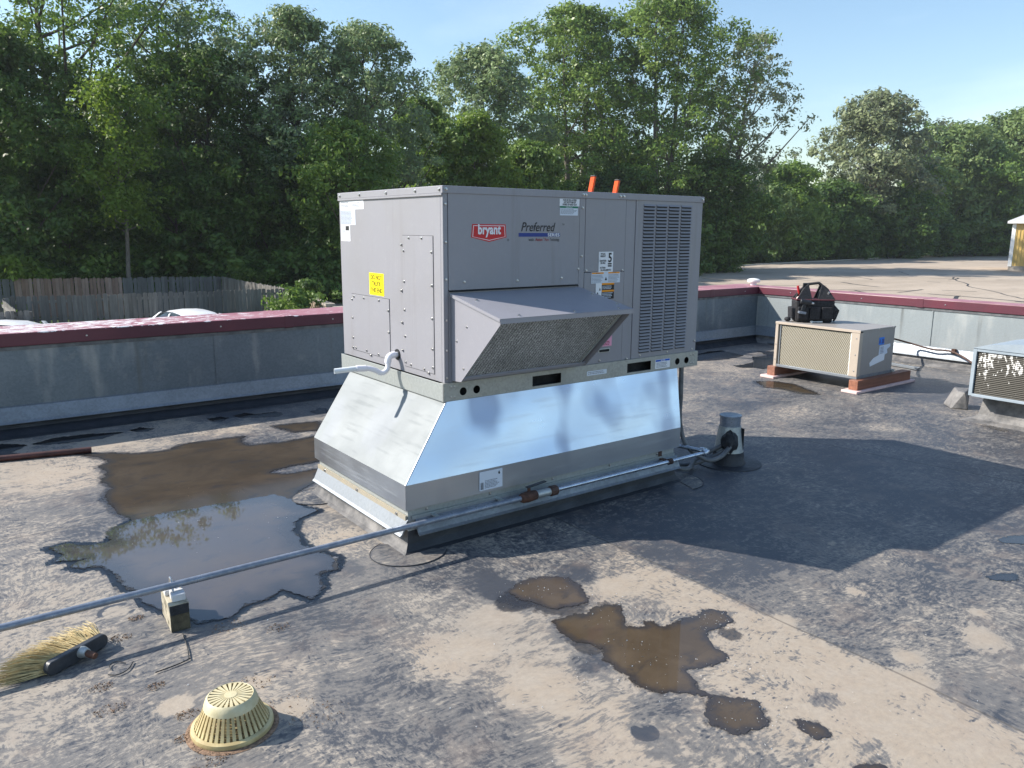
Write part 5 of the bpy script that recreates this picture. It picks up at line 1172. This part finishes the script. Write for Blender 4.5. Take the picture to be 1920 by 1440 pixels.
m.add(vs, [(2*i, 2*i+1, 2*i+3, 2*i+2) for i in range(k)]); m.sheet([(vx0-.006, vs[-2][1], vz1-.001)]+[vs[2*i] for i in range(k, -1, -1)]+[(vx0-.006, vs[0][1], vz1-.001)]); m.build('domed_top', GP, hu, True)
hc = empty('low_roof_curb', (vx0+.4, vy1-.5, 0), 'low rubber-flashed curb under the right-hand grey unit', 'roof curb')
cy_ = vy1+.0; ring_loft([(.12, .0006), (.05, .02), (.02, .06), (.0, .20)], vx0+.16, xb-.05, yb, cy_-.06).build('membrane_flashing', MT['dusty_rub'], hc)
MB().box((vx0+.15, yb+.02, .19), (xb-.06, cy_-.08, .223)).build('nailer', MT['blackrub'], hc)
fl = MB(); x1_, y1_ = gz(1783, 766); x2_, y2_ = gz(1808, 769)
fl.hexa([(x1_-.01, y1_+.0, .0006), (x2_+.03, y2_-.02, .0006), (x2_+.20, y2_+.10, .0006), (x1_+.15, y1_+.14, .0006), (x1_+.06, y1_-.01, .155), (x2_+.02, y2_+.02, .15), (x2_+.20, y2_+.05, .17), (x1_+.15, y1_+.06, .17)])
fl.build('loose_corner_flashing', MT['dusty_rub'], hc, bevel=.01, label='grey rubber corner flap standing up at the near left')
# cable between them along the parapet
cable('electrical_cable', [(5.80, .95, .42), (6.3, 1.2, .37), (7.0, 1.38, .31), (7.28, 1.30, .245), (7.32, 1.035, .195), (7.33, .807, .193), (7.15, .50, .12), (6.3, -.1, .10), (5.4, -.55, .20)], .011, MT['strap'], 'brown electrical cable looping from the beige unit along the right parapet', 'cable')
o = MB().box((7.355, .79, .17), (7.40, .83, .22)).build('cable_clamp', MT['rust'], org=(7.37, .8, .2)); tag(o, 'small rusty clamp holding the cable to the right parapet', 'clamp')
o = MB().slab([(7.22, 3.2, .028), (6.85, .95, .028), (6.92, .95, .030), (7.27, 3.2, .030)], .02).build('metal_angle', MT['galv_strip'], org=(7, 2, 0)); tag(o, 'long pale metal strip lying at the foot of the right parapet', 'metal strip')

# ------------------------------------------------------------------ orange ladder against the back wall
lt = unp(1120, 362, 'y', 3.85); lx = (unp(1107, 345, 'y', 3.85)[0]+unp(1152, 348, 'y', 3.85)[0])/2
la = empty('extension_ladder', (lx, 5.0, GR), 'orange extension ladder whose two rails rise behind the big unit', 'ladder')
zt_ = 2.13; yl = lambda z: 4.14-(z-.78)*.25
for sx_, zz in ((-.2, 2.16), (.2, 2.13)):
    w = .028
    m = MB(); vs = []
    for z in (GR+.0, zz): vs += [(lx+sx_-w/2, yl(z)-.035, z), (lx+sx_+w/2, yl(z)-.035, z), (lx+sx_+w/2, yl(z)+.035, z), (lx+sx_-w/2, yl(z)+.035, z)]
    m.hexa(vs); r_ = m.build('rail', MT['orange'], la, bevel=.003)
    MB().box((lx+sx_-.018, yl(zz)-.04, zz-.004), (lx+sx_+.018, yl(zz)+.038, zz+.012)).build('end_cap', MT['black'], r_, bevel=.003)
for i in range(15):
    z = GR+.3+i*.305
    if z < 2.0: MB().tube([(lx-.19, yl(z), z), (lx+.19, yl(z), z)], .014, 8).build('rung', MT['galv'], la)

# ------------------------------------------------------------------ fences
def picket_mesh(h, w, seed):
    R = random.Random(seed); t = .018; d = .03
    b = MB(); b.slab([(0,0,0),(w,0,0),(w,0,h-d),(w-d,0,h+R.uniform(-.01,.01)),(d,0,h),(0,0,h-d)], t); return b
PM = {}
def fence(name, P0, P1, ztop, mats, label, hgt=1.8, gap=.35, seed=1, zo=0., rail_side=1, grp='wooden fences behind the building'):
    R = random.Random(seed); P0 = Vector((*P0, 0)); P1 = Vector((*P1, 0)); L_ = (P1-P0).length; a = math.atan2(P1.y-P0.y, P1.x-P0.x)
    base = ztop-hgt
    root = empty(name, (P0.x, P0.y, base), label, 'fence', grp, a)
    x = 0; w = .14
    while x < L_-w:
        t = x/L_; mat = mats[min(len(mats)-1, int(t*len(mats)))]; v = R.randrange(4); key = (mat, v, hgt)
        if key not in PM: PM[key] = picket_mesh(hgt-.03+v*.012, w, v).mesh('picket', MT[mat])
        o = inst(PM[key], 'picket', root, (x, R.uniform(-.004, .004), R.uniform(-.02, .02)+zo*t), (0, R.uniform(-.006, .006), 0))
        x += w+R.uniform(.004, .014)+(R.random() < gap)*.035
    for z in (.35, hgt*.52, hgt-.25): loc_build(MB().hexa([(0,.022,z),(L_,.022,z+zo),(L_,.06,z+zo),(0,.06,z),(0,.022,z+.09),(L_,.022,z+.09+zo),(L_,.06,z+.09+zo),(0,.06,z+.09)]), 'rail', MT[mats[0]], root)
    k = max(1, int(L_/2.4))
    for i in range(k+1): loc_build(MB().box((i*L_/k-.045,.061,0),(i*L_/k+.045,.15,hgt-.05)), 'post', MT[mats[0]], root)
    return root
fence('board_fence', (.05, 28.4), (9.5, 27.5), -.85, ['fence', 'fence', 'fence_dark', 'fence'], 'long near grey board fence behind the white car', seed=2, gap=.6)
fence('board_fence', (-1.0, 40.2), (9.7, 36.7), -.85, ['fence_dark', 'fence_red', 'fence_red', 'fence_dark', 'fence_dark'], 'far board fence under the trees, partly reddish', seed=3, gap=.3)
fence('board_fence', (9.75, 36.6), (9.55, 27.6), -.86, ['fence', 'fence'], 'light short board fence joining the far fence to the near one', seed=4, gap=.2)
fence('board_fence', (-4.5, 24.9), (.42, 24.5), -.98, ['fence'], 'lowest board fence at the left edge of the photo', seed=5, gap=.5)
fence('board_fence', (.05, 24.5), (.0, 28.4), -.92, ['fence'], 'short return fence between the lowest and the near fence', seed=6, gap=.2)

# ------------------------------------------------------------------ cars
def make_car():
    r = empty('parked_car', (0, 0, 0), 'x', 'car')
    W2 = .90
    # lower body lofted front to back: (y, half width, z bottom, z shoulder)
    sec = [(-2.25,.70,.35,.78),(-2.15,.80,.28,.92),(-1.7,.88,.24,.98),(-.9,.90,.22,.95),(.3,.90,.22,.93),(1.0,.89,.22,.92),(1.6,.86,.24,.84),(2.1,.78,.28,.70),(2.28,.60,.35,.60)]
    m = MB(); vs = []
    for y, w, z0, z1 in sec: vs += [(-w*.96,y,z0),(-w,y,(z0+z1)/2),(-w*.93,y,z1),(-w*.4,y,z1+.035),(w*.4,y,z1+.035),(w*.93,y,z1),(w,y,(z0+z1)/2),(w*.96,y,z0)]
    k = 8; fs = [(i*k+j, i*k+(j+1)%k, (i+1)*k+(j+1)%k, (i+1)*k+j) for i in range(len(sec)-1) for j in range(k)]+[tuple(range(k-1,-1,-1)), tuple((len(sec)-1)*k+j for j in range(k))]
    m.add(vs, [f[::-1] for f in fs]); body = loc_build(m, 'body', MT['whitepaint'], r, smooth=True)
    # roof shell: curved arch
    gh = [(-1.55,.80,.99),(-1.15,.66,1.27),(-.75,.60,1.405),(-.2,.58,1.45),(.25,.58,1.44),(.65,.62,1.34),(1.35,.78,.96)]
    m = MB(); vs = []
    for y, w, z in gh[1:6]: vs += [(-w,y,z-.03),(-w*.8,y,z+.002),(0,y,z+.028),(w*.8,y,z+.002),(w,y,z-.03)]
    m.add(vs, [(i*5+j, i*5+j+1, (i+1)*5+j+1, (i+1)*5+j) for i in range(4) for j in range(4)]); loc_build(m, 'roof', MT['whitepaint'], r, smooth=True)
    g = MB(); q0, q1 = gh[0], gh[1]; g.slab([(-q0[1]*.9,q0[0],q0[2]-.01),(q0[1]*.9,q0[0],q0[2]-.01),(q1[1]*.93,q1[0],q1[2]-.02),(-q1[1]*.93,q1[0],q1[2]-.02)], .01); loc_build(g, 'rear_window', MT['glass'], r)
    g = MB(); q0, q1 = gh[6], gh[5]; g.slab([(q0[1]*.9,q0[0],q0[2]-.01),(-q0[1]*.9,q0[0],q0[2]-.01),(-q1[1]*.93,q1[0],q1[2]-.02),(q1[1]*.93,q1[0],q1[2]-.02)], .01); loc_build(g, 'windscreen', MT['glass'], r)
    for s in (-1, 1):
        g = MB(); base = [(s*.83,-1.35,.97),(s*.85,1.15,.95)]; top = [(s*w*.985,y,z-.045) for y, w, z in (gh[5],gh[4],gh[3],gh[2],gh[1])]
        g.slab(([*base, *top] if s > 0 else [*base, *top][::-1]), .01); loc_build(g, 'side_window', MT['glass'], r)
        for y0, y1, yt0, yt1 in ((-1.45,-1.32,-1.2,-1.08),(-.12,-.04,-.1,-.02),(1.12,1.28,.6,.7)):
            g = MB(); g.hexa([(s*.80,y0,.96),(s*.86,y0,.96),(s*.86,y1,.96),(s*.80,y1,.96),(s*.56,yt0,1.38),(s*.62,yt0,1.36),(s*.62,yt1,1.36),(s*.56,yt1,1.38)])
            loc_build(g, 'pillar', MT['whitepaint'], r)
        loc_build(MB().sphere((s*.98,.95,1.0), .085, 6, .7), 'mirror', MT['whitepaint'], r, smooth=True)
        loc_build(MB().box((s*.80-.12,-2.21,.70),(s*.80+.04,-2.12,.84)), 'tail_light', MT['lampglass'], r, bevel=.02)
        loc_build(MB().box((s*.72-.14,2.05,.55),(s*.72+.06,2.18,.66)), 'headlight', MT['speck'], r, bevel=.02)
        for y in (-1.35, 1.38):
            wh = loc_build(MB().tube([(s*.70,y,.32),(s*.91,y,.32)], .32, 24), 'wheel', MT['tire'], r, smooth=True)
            loc_build(MB().tube([(s*.905,y,.32),(s*.915,y,.32)], .20, 16), 'rim', MT['galv'], wh)
    return r
car = make_car(); cp = gz(350, 584, -1.22); car.location = (cp[0]+.1, cp[1]+.4, GR); car.rotation_euler = (0, 0, math.radians(12)); car['label'] = 'white car with only its roof and windows showing above the parapet'; car['group'] = 'cars beyond the parapet'
c2 = copy_tree(car); cq = gz(-12, 603, -1.2); c2.location = (cq[0], cq[1], GR); c2.rotation_euler = (0, 0, math.radians(70)); c2['label'] = 'white vehicle roof just showing at the left edge of the photo'

# ------------------------------------------------------------------ stone retaining wall, silver frame, stump
rw = empty('retaining_wall', (*gz(575, 553, -1.6), GR), 'tan block retaining wall with pale caps left of the big unit', 'retaining wall')
def blocks(P0, P1, ztop, zbot):
    P0 = Vector((*P0, 0)); P1 = Vector((*P1, 0)); d = (P1-P0); L_ = d.length; d.normalize(); nrm = Vector((d.y, -d.x, 0)); R = random.Random(int(L_*100))
    bw = .42; n = max(1, round(L_/bw)); w = L_/n; rows = int((ztop-zbot)/.2); z = ztop-.09
    for i in range(n):
        a = P0+d*(i*w+.004); c_ = P0+d*((i+1)*w-.004); o_ = nrm*.02
        MB().hexa([tuple(a+o_+Vector((0,0,z))), tuple(c_+o_+Vector((0,0,z))), tuple(c_-nrm*.35+Vector((0,0,z))), tuple(a-nrm*.35+Vector((0,0,z))), tuple(a+o_+Vector((0,0,z+.09))), tuple(c_+o_+Vector((0,0,z+.09))), tuple(c_-nrm*.35+Vector((0,0,z+.09))), tuple(a-nrm*.35+Vector((0,0,z+.09)))]).build('cap_stone', MT['stonecap'], rw)
    for r in range(rows):
        zz = z-.2*(r+1); off = (r % 2)*.5
        for i in range(n+1):
            s0 = max(0, (i-off)*w)+.006; s1 = min(L_, (i+1-off)*w)-.006
            if s1-s0 < .05: continue
            a = P0+d*s0; c_ = P0+d*s1; e = nrm*R.uniform(-.02, .015)
            MB().hexa([tuple(a+e+Vector((0,0,zz+.004))), tuple(c_+e+Vector((0,0,zz+.004))), tuple(c_-nrm*.3+Vector((0,0,zz+.004))), tuple(a-nrm*.3+Vector((0,0,zz+.004))), tuple(a+e+Vector((0,0,zz+.196))), tuple(c_+e+Vector((0,0,zz+.196))), tuple(c_-nrm*.3+Vector((0,0,zz+.196))), tuple(a-nrm*.3+Vector((0,0,zz+.196)))]).build('block', MT['stone'], rw)
z_ = -1.72
pa, pb_ = at(574, 33, 0)[:2], at(606, 30.5, 0)[:2]; blocks(pa, pb_, -1.30, GR)
pc, pd_ = at(619, 29.5, 0)[:2], at(668, 27.5, 0)[:2]; blocks(pc, pd_, -1.30, GR)
fr = empty('folding_rack', (*at(608, 22, 0)[:2], GR), 'silver metal rack with slanted bars showing above the left parapet', 'rack')
for i, px in enumerate((594, 599, 607, 612, 617, 622)):
    a = at(px-4, 21.8, GR); c_ = at(px+2.5, 22.3, -.62+.0*i); MB().tube([a, c_], .018, 8).build('bar', MT['galv_strip'], fr)
MB().tube([at(600, 22.2, -.68), at(621, 22.2, -.66)], .02, 8).build('bar', MT['galv_strip'], fr)
sq = gz(1505, 486, GR); stp = empty('tree_stump', (*sq, GR), 'pale cut stump in the grass at the far edge of the parking lot', 'stump')
MB().lathe([(1.35, 0), (1.2, .25), (1.15, 1.15), (.1, 1.2)], (*sq, GR), 16).build('trunk', MT['barkpale'], stp, True)

# ------------------------------------------------------------------ yellow shed
scx, scy = gz(1889, 508, GR)
sh = empty('metal_shed', (scx, scy, GR), 'yellow ribbed metal shed with white trim at the right edge', 'shed')
rx = np.array(RT[:2]); vd = np.array([scx, scy])-CAM[:2]; vd /= np.linalg.norm(vd); side = Vector((vd[1], -vd[0], 0)); dep = Vector((vd[0], vd[1], 0)); side = (side-dep*.12).normalized(); dep = Vector((-side.y, side.x, 0))
O = Vector((scx, scy, GR)); Wd, Dp, He = 14., 9., 5.1
def sp_(u, w, z): return tuple(O+side*u+dep*w+Vector((0,0,z)))
MB().hexa([sp_(0,0,.0),sp_(Wd,0,.0),sp_(Wd,Dp,.0),sp_(0,Dp,.0),sp_(0,0,.55),sp_(Wd,0,.55),sp_(Wd,Dp,.55),sp_(0,Dp,.55)]).build('concrete_base', MT['concrete'], sh)
MB().hexa([sp_(.05,.05,.55),sp_(Wd-.05,.05,.55),sp_(Wd-.05,Dp-.05,.55),sp_(.05,Dp-.05,.55),sp_(.05,.05,He),sp_(Wd-.05,.05,He),sp_(Wd-.05,Dp-.05,He),sp_(.05,Dp-.05,He)]).build('wall', MT['yellowsiding'], sh)
for i in range(44):
    u = .35+i*.31; MB().hexa([sp_(u,-.0,.56),sp_(u+.07,-.0,.56),sp_(u+.07,.06,.56),sp_(u,.06,.56),sp_(u,-.0,He-.01),sp_(u+.07,-.0,He-.01),sp_(u+.07,.06,He-.01),sp_(u,.06,He-.01)]).build('rib', MT['yellowsiding'], sh)
MB().hexa([sp_(-.06,-.04,.5),sp_(.30,-.04,.5),sp_(.30,.3,.5),sp_(-.06,.3,.5),sp_(-.06,-.04,He),sp_(.30,-.04,He),sp_(.30,.3,He),sp_(-.06,.3,He)]).build('corner_trim', MT['whitetrim'], sh)
MB().hexa([sp_(-.5,-.5,He+.005),sp_(Wd+.5,-.5,He+.005),sp_(Wd+.5,Dp+.5,He+.005),sp_(-.5,Dp+.5,He+.005),sp_(-.5,-.5,He+.25),sp_(Wd+.5,-.5,He+.25),sp_(Wd+.5,Dp+.5,He+.25),sp_(-.5,Dp+.5,He+.25)]).build('fascia', MT['whitetrim'], sh)
MB().add([sp_(-.5,-.5,He+.255),sp_(Wd+.5,-.5,He+.255),sp_(Wd+.5,Dp+.5,He+.255),sp_(-.5,Dp+.5,He+.255),sp_(3.8,Dp/2,He+2.6),sp_(Wd-3.8,Dp/2,He+2.6)], [(0,1,5,4),(1,2,5),(2,3,4,5),(3,0,4),(3,2,1,0)]).build('roof', MT['roofmetal'], sh)

# ------------------------------------------------------------------ trees
def leaf_obj(name, Cn, cr, per, size, tone, mat, parent, seed, flatz=.7, off=(0,0,0), kind=None):
    rg = np.random.default_rng(seed); n = len(Cn); N = n*per; idx = np.repeat(np.arange(n), per)
    d = rg.normal(size=(N, 3)); d /= np.linalg.norm(d, axis=1)[:, None]
    rad = cr[idx]*rg.random(N)**.45
    P = Cn[idx]+d*rad[:, None]*np.array([1, 1, flatz]); P[:, 2] -= (rad*.12)*rg.random(N)
    nr = d*.95+rg.normal(size=(N, 3))*.50+np.array([0, 0, .45]); nr /= np.linalg.norm(nr, axis=1)[:, None]
    t = np.cross(nr, rg.normal(size=(N, 3))); t /= np.linalg.norm(t, axis=1)[:, None]; b_ = np.cross(nr, t)
    s = size*rg.uniform(.6, 1.35, N)[:, None]
    V = np.stack([P-t*s, P-b_*s*.48+nr*s*.12, P+t*s, P+b_*s*.48+nr*s*.12], 1).reshape(-1, 3)-np.array(off)
    m = bpy.data.meshes.new(name); m.vertices.add(4*N); m.vertices.foreach_set('co', V.ravel().astype(np.float32))
    m.loops.add(4*N); m.loops.foreach_set('vertex_index', np.arange(4*N, dtype=np.int32)); m.polygons.add(N); m.polygons.foreach_set('loop_start', np.arange(0, 4*N, 4, dtype=np.int32)); m.update(calc_edges=True)
    tv = np.clip(tone[idx]+rg.normal(0, .22, N), 0, 1); a = m.attributes.new('tone', 'FLOAT', 'POINT'); a.data.foreach_set('value', np.repeat(tv, 4).astype(np.float32))
    m.materials.append(mat); o = bpy.data.objects.new(name, m); C.objects.link(o)
    if parent is not None: o.parent = parent
    if kind: o['kind'] = kind
    return o
def crown_pts(n, rx, z0, z1, seed, top=.55, fill=.42, lobes=.3, low=.5):
    rg = np.random.default_rng(seed); t = rg.random(n)**.9
    prof = np.where(t < top, low+(1-low)*np.sin(t/top*PI/2), np.sqrt(np.clip(1-((t-top)/(1-top))**2.1, 0, 1))*.97+.03)
    a = rg.random(n)*2*PI; ph = rg.random(8)*6.3
    mo = 1+lobes*(.6*np.sin(2*a+ph[0]+5*t)+.5*np.sin(3*a+ph[1]-7*t)+.45*np.sin(5*a+ph[2]+11*t)+.35*np.sin(14*t+ph[3]+a))
    r = rx*prof*mo*rg.random(n)**fill
    z = z0+(z1-z0)*t+lobes*.6*np.sin(3*a+ph[4])*(z1-z0)*.06
    return np.stack([r*np.cos(a), r*np.sin(a), z], 1)
def tree(name, px, d, top_y, wpx, kind, label, seed, leaf=.13, per=64, dens=1., base=.22, sparse=0, cr=(.45, .95), lean=0., trunk_r=None, top=.55, bark='bark', group='trees behind the building', fill=.42, low=.5, lobes=.3, trunks=1):
    x, y, _ = at(px, d, 0); hz = 422.8+px*.0064
    Ht = (hz-top_y)/F_PX*d+(CAM[2]-GR); rx = wpx/2/F_PX*d
    root = empty(name, (x, y, GR), label, 'tree', group, 0)
    cm = (cr[0]+cr[1])/2; area = 2*PI*rx*(Ht*(1-base))*.75
    n = int(min(1500, area/(cm*cm)*.95*dens*(d/45)**0)); 
    Cn = crown_pts(n, rx-cm*.4, Ht*base, Ht-cr[1]*1.15, seed, top, fill, lobes, low); Cn[:, 0] += lean*(Cn[:, 2]/Ht)**1.5
    rg = np.random.default_rng(seed+5); crr = rg.uniform(cr[0], cr[1], n)
    if sparse: keep = rg.random(n) > sparse*np.clip((Cn[:, 2]/Ht-.35)*1.6, 0, 1); Cn, crr = Cn[keep], crr[keep]
    tone = np.clip(.5+.35*np.sin(Cn[:, 0]*.9+seed)*np.sin(Cn[:, 2]*.8+seed*2)+rg.normal(0, .15, len(Cn)), 0, 1)
    leaf_obj('crown', Cn, crr, per, leaf, tone, LEAF[kind], root, seed)
    # trunk(s) and limbs
    m = MB(); R = random.Random(seed); tr = trunk_r or Ht*.018
    for q in range(trunks):
        ox = (q-(trunks-1)/2)*tr*2.2; p = []
        for i in range(7):
            t = i/6; p.append((ox*(1+t*3)+lean*t**1.5+R.uniform(-.12, .12)*i*.4, R.uniform(-.12, .12)*i*.4, t*Ht*.86))
        m.tube(p, [tr*(1.25 if i == 0 else 1)*(1-i/6.6) for i in range(7)], 9)
        sel = rg.choice(len(Cn), min(len(Cn), 34//trunks), replace=False)
        for j in sel:
            c_ = Cn[j]; hz_ = max(Ht*.12, min(Ht*.8, c_[2]-math.hypot(c_[0], c_[1])*R.uniform(.6, 1.1))); tt = hz_/(Ht*.86); k = min(5.99, tt*6); i = int(k)
            a = Vector(p[i]).lerp(Vector(p[min(6, i+1)]), k-i); b_ = Vector(c_); mid_ = a.lerp(b_, .5)+Vector((R.uniform(-.3, .3), R.uniform(-.3, .3), -.08*(b_-a).length))
            r_ = tr*(.42-.25*tt); m.tube([tuple(a), tuple(mid_), tuple(b_)], [r_, r_*.6, r_*.2], 6, False)
    loc_build(m, 'trunk', MT[bark], root, smooth=True)
    return root
T_ = [
 # name, px, dist, top_y, width px, leaf kind, label, kw
 ('maple_tree', 120, 54, -75, 520, 'mid', 'tallest dark leafy tree at the upper left with sky showing through its top', dict(leaf=.135, sparse=.62, dens=.8, per=56, cr=(.5, 1.0), base=.3, fill=.5)),
 ('maple_tree', 360, 56, 10, 210, 'silver', 'airy tree top reaching right of the tallest tree against pale sky', dict(leaf=.13, sparse=.45, dens=.7, base=.4)),
 ('shade_tree', -40, 50, 110, 420, 'dark', 'very dark tree cut by the left edge above the fences', dict(base=.08, dens=1.1)),
 ('shade_tree', 90, 52, 300, 300, 'dark', 'low dark tree over the left end of the far fence', dict(base=.05)),
 ('young_tree', 235, 44.5, 150, 150, 'yellow', 'bright yellow-green tree with a thin trunk behind the far fence', dict(leaf=.11, sparse=.2, dens=.9, base=.35, trunk_r=.13, bark='barkpale')),
 ('shade_tree', 400, 53, 112, 330, 'dark', 'wide dark green tree left of centre behind the fences', dict(base=.06, dens=1.05, lobes=.36)),
 ('shade_tree', 520, 52, 235, 260, 'dark', 'dark rounded tree just left of the big unit', dict(base=.05, dens=1.05)),
 ('shade_tree', 330, 49, 300, 220, 'dark', 'low dark tree behind the middle of the far fence', dict(base=.04)),
 ('silver_maple', 560, 53, 42, 250, 'silver', 'pale silvery maple crown at the top left of centre', dict(leaf=.13, sparse=.15, base=.2, lobes=.4)),
 ('silver_maple', 690, 54, 58, 230, 'silver', 'silvery maple right of the first with a ragged pointed top', dict(leaf=.13, sparse=.12, base=.15, lobes=.4)),
 ('shade_tree', 655, 47, 215, 210, 'mid', 'mid green tree behind the left end of the big unit', dict(base=.05)),
 ('shade_tree', 790, 62, 180, 170, 'mid', 'brownish green tree in the dip between the maple and the cottonwoods', dict(leaf=.17, base=.05, sparse=.1)),
 ('silver_maple', 905, 74, 92, 230, 'silver', 'silvery tree left of the two great cottonwoods', dict(leaf=.2, per=44, cr=(.6, 1.2), base=.1)),
 ('cottonwood_tree', 1075, 84, 22, 260, 'cotton', 'left one of the two great cottonwoods above the big unit', dict(leaf=.20, per=60, cr=(.7, 1.5), base=.2, lobes=.38, trunks=2, trunk_r=.42, bark='barkpale', sparse=.05, low=.7)),
 ('cottonwood_tree', 1238, 86, 6, 290, 'cotton', 'largest cottonwood, standing above the louvred end of the unit', dict(leaf=.20, per=60, cr=(.7, 1.5), base=.2, lobes=.36, trunks=2, trunk_r=.45, bark='barkpale', sparse=.05, low=.7)),
 ('cottonwood_tree', 1370, 90, 85, 170, 'grey', 'thin grey-green tree leaning out right of the cottonwoods', dict(leaf=.2, per=26, cr=(.5, 1.1), base=.28, dens=.62, sparse=.25, lean=2.2, bark='barkpale')),
 ('young_tree', 890, 64, 205, 150, 'yellow', 'yellow-green tree behind the front of the big unit', dict(leaf=.17, base=.05, trunk_r=.15)),
 ('shade_tree', 985, 68, 255, 160, 'mid', 'low green tree between the silvery tree and the left cottonwood', dict(leaf=.18, base=.03)),
 ('shade_tree', 1160, 78, 300, 200, 'dark', 'dark undergrowth tree beneath the cottonwoods', dict(leaf=.19, base=.02)),
 ('shade_tree', 1345, 84, 290, 190, 'dark', 'dark tree at the right foot of the cottonwoods', dict(leaf=.2, base=.02, cr=(.6, 1.2))),
 ('shade_tree', 1470, 118, 300, 140, 'mid', 'green bushy tree in the low part of the tree line', dict(leaf=.27, base=.03, cr=(.8, 1.5), group='trees across the parking lot')),
 ('shade_tree', 1415, 112, 335, 150, 'far', 'low rounded tree right of the leaning grey-green one', dict(leaf=.25, base=.03, cr=(.7, 1.4), group='trees across the parking lot')),
 ('cottonwood_tree', 1625, 138, 192, 170, 'grey', 'tall windblown pale tree right of centre across the parking lot', dict(leaf=.34, cr=(1.0, 2.0), base=.25, lobes=.42, low=.8, group='trees across the parking lot', top=.4)),
 ('shade_tree', 1560, 130, 330, 150, 'dark', 'dark tree at the left foot of the windblown pale tree', dict(leaf=.34, cr=(1.0, 1.9), base=.02, group='trees across the parking lot')),
 ('shade_tree', 1665, 140, 345, 160, 'dark', 'dark tree at the right foot of the windblown pale tree', dict(leaf=.34, cr=(1.0, 1.9), base=.02, group='trees across the parking lot')),
 ('young_tree', 1722, 148, 300, 90, 'cotton', 'lighter green tree with a slender pale trunk beside the parking lot', dict(leaf=.33, cr=(.9, 1.7), base=.3, trunk_r=.2, bark='barkpale', group='trees across the parking lot')),
 ('shade_tree', 1765, 160, 248, 190, 'far', 'hazy green tree behind the slender-trunked one', dict(leaf=.40, cr=(1.2, 2.4), base=.05, group='trees across the parking lot')),
 ('shade_tree', 1838, 163, 290, 150, 'mid', 'yellowish green tree left of the yellow shed', dict(leaf=.34, cr=(1.0, 1.9), base=.02, group='trees across the parking lot')),
 ('shade_tree', 1900, 175, 232, 170, 'far', 'tall green tree behind the yellow shed', dict(leaf=.40, cr=(1.2, 2.4), base=.04, group='trees across the parking lot')),
 ('shade_tree', 1990, 180, 250, 200, 'far', 'tree beyond the right edge behind the yellow shed', dict(leaf=.40, cr=(1.2, 2.4), base=.04, group='trees across the parking lot')),
]
for i, (nm, px, d, ty, w, kd, lab, kw) in enumerate(T_): tree(nm, px, d, ty, w, kd, lab, 100+i*13, **kw)
# shrubs: a few shared meshes
SH = []
for k, kd in enumerate(('dark', 'mid', 'dark', 'yellow')):
    Cn = crown_pts(46, 1.5, .25, 2.6, 900+k, .35, .5, .35, .8); rg = np.random.default_rng(k); o = leaf_obj('shrub', Cn, rg.uniform(.35, .6, 46), 60, .12, rg.random(46), LEAF[kd], None, 950+k); SH.append(o.data); bpy.data.objects.remove(o)
def shrub(px, d, s, v, label, grp, z=GR):
    o = bpy.data.objects.new('shrub', SH[v]); C.objects.link(o); o.location = at(px, d, z); o.scale = (s, s, s*.95); o.rotation_euler = (0, 0, px*.7); return tag(o, label, 'shrub', grp)
R = random.Random(11)
for i in range(24): shrub(-60+i*30+R.uniform(-9, 9), 45+R.uniform(0, 3), R.uniform(.8, 1.5), R.choice((0, 0, 2, 1)), 'dark shrub growing under the trees behind the far fence', 'shrubs behind the far fence')
for i in range(12): shrub(700+i*52+R.uniform(-15, 15), 72+R.uniform(0, 6), R.uniform(1.6, 2.6), R.choice((0, 1, 2)), 'dark shrub under the cottonwoods behind the big unit', 'shrubs under the cottonwoods')
for i in range(26): shrub(1325+i*24+R.uniform(-8, 8), 108+max(0, i-4)*3.05+R.uniform(0, 4), R.uniform(1.8, 3.6), R.choice((0, 1, 2, 0)), 'shrub at the foot of the trees across the parking lot', 'shrubs across the parking lot')
shrub(546, 31.5, .72, 1, 'rounded green shrub at the right end of the near fence', None); shrub(566, 36, .75, 0, 'dark shrub beside the block retaining wall', None)
shrub(20, 44, 1.1, 3, 'bright green shrub glimpsed under the trees at the far left', None)
# the wood behind, read as one mass
rg = np.random.default_rng(5); Cs = []
for px in range(-260, 2300, 9):
    d = 62 if px < 620 else (62+(px-620)/14*1.0 if px < 1100 else (96+(px-1100)*.1 if px < 1400 else 126+(px-1400)*.125))
    hh = 10.5 if px < 700 else (11 if px < 1000 else (15 if px < 1300 else 9.5)); hh = hh if px < 1690 else 24
    for j in range(9 if hh < 12 else 12):
        x, y, _ = at(px+rg.uniform(-6, 6), d+rg.uniform(0, 9), 0); Cs.append((x, y, GR+.5+rg.random()**.9*hh))
Cs = np.array(Cs); o = leaf_obj('woodland', Cs, rg.uniform(.9, 1.7, len(Cs)), 26, .34, rg.random(len(Cs))*.6, LEAF['dark'], None, 77, kind='stuff'); tag(o, 'dark woodland massed behind the trees along the horizon', 'woodland')

# print('TRIS', sum(sum(len(p.vertices)-2 for p in m.polygons) if len(m.polygons) < 5000 else 2*len(m.polygons) for m in bpy.data.meshes))

# ------------------------------------------------------------------ thin summer air
hz = M_('hazy_air'); hz.nt.nodes.remove(hz.b); pv = hz.nt.nodes.new('ShaderNodeVolumePrincipled')
pv.inputs['Color'].default_value = (.86, .93, 1, 1); pv.inputs['Density'].default_value = .0003; pv.inputs['Anisotropy'].default_value = .2
hz.nt.links.new(pv.outputs[0], hz.out.inputs['Volume'])
o = MB().box((-120, -120, GR-1), (300, 260, 45)).build('haze', hz.m); o['kind'] = 'stuff'; tag(o, 'faint summer haze that pales the far trees', 'haze')
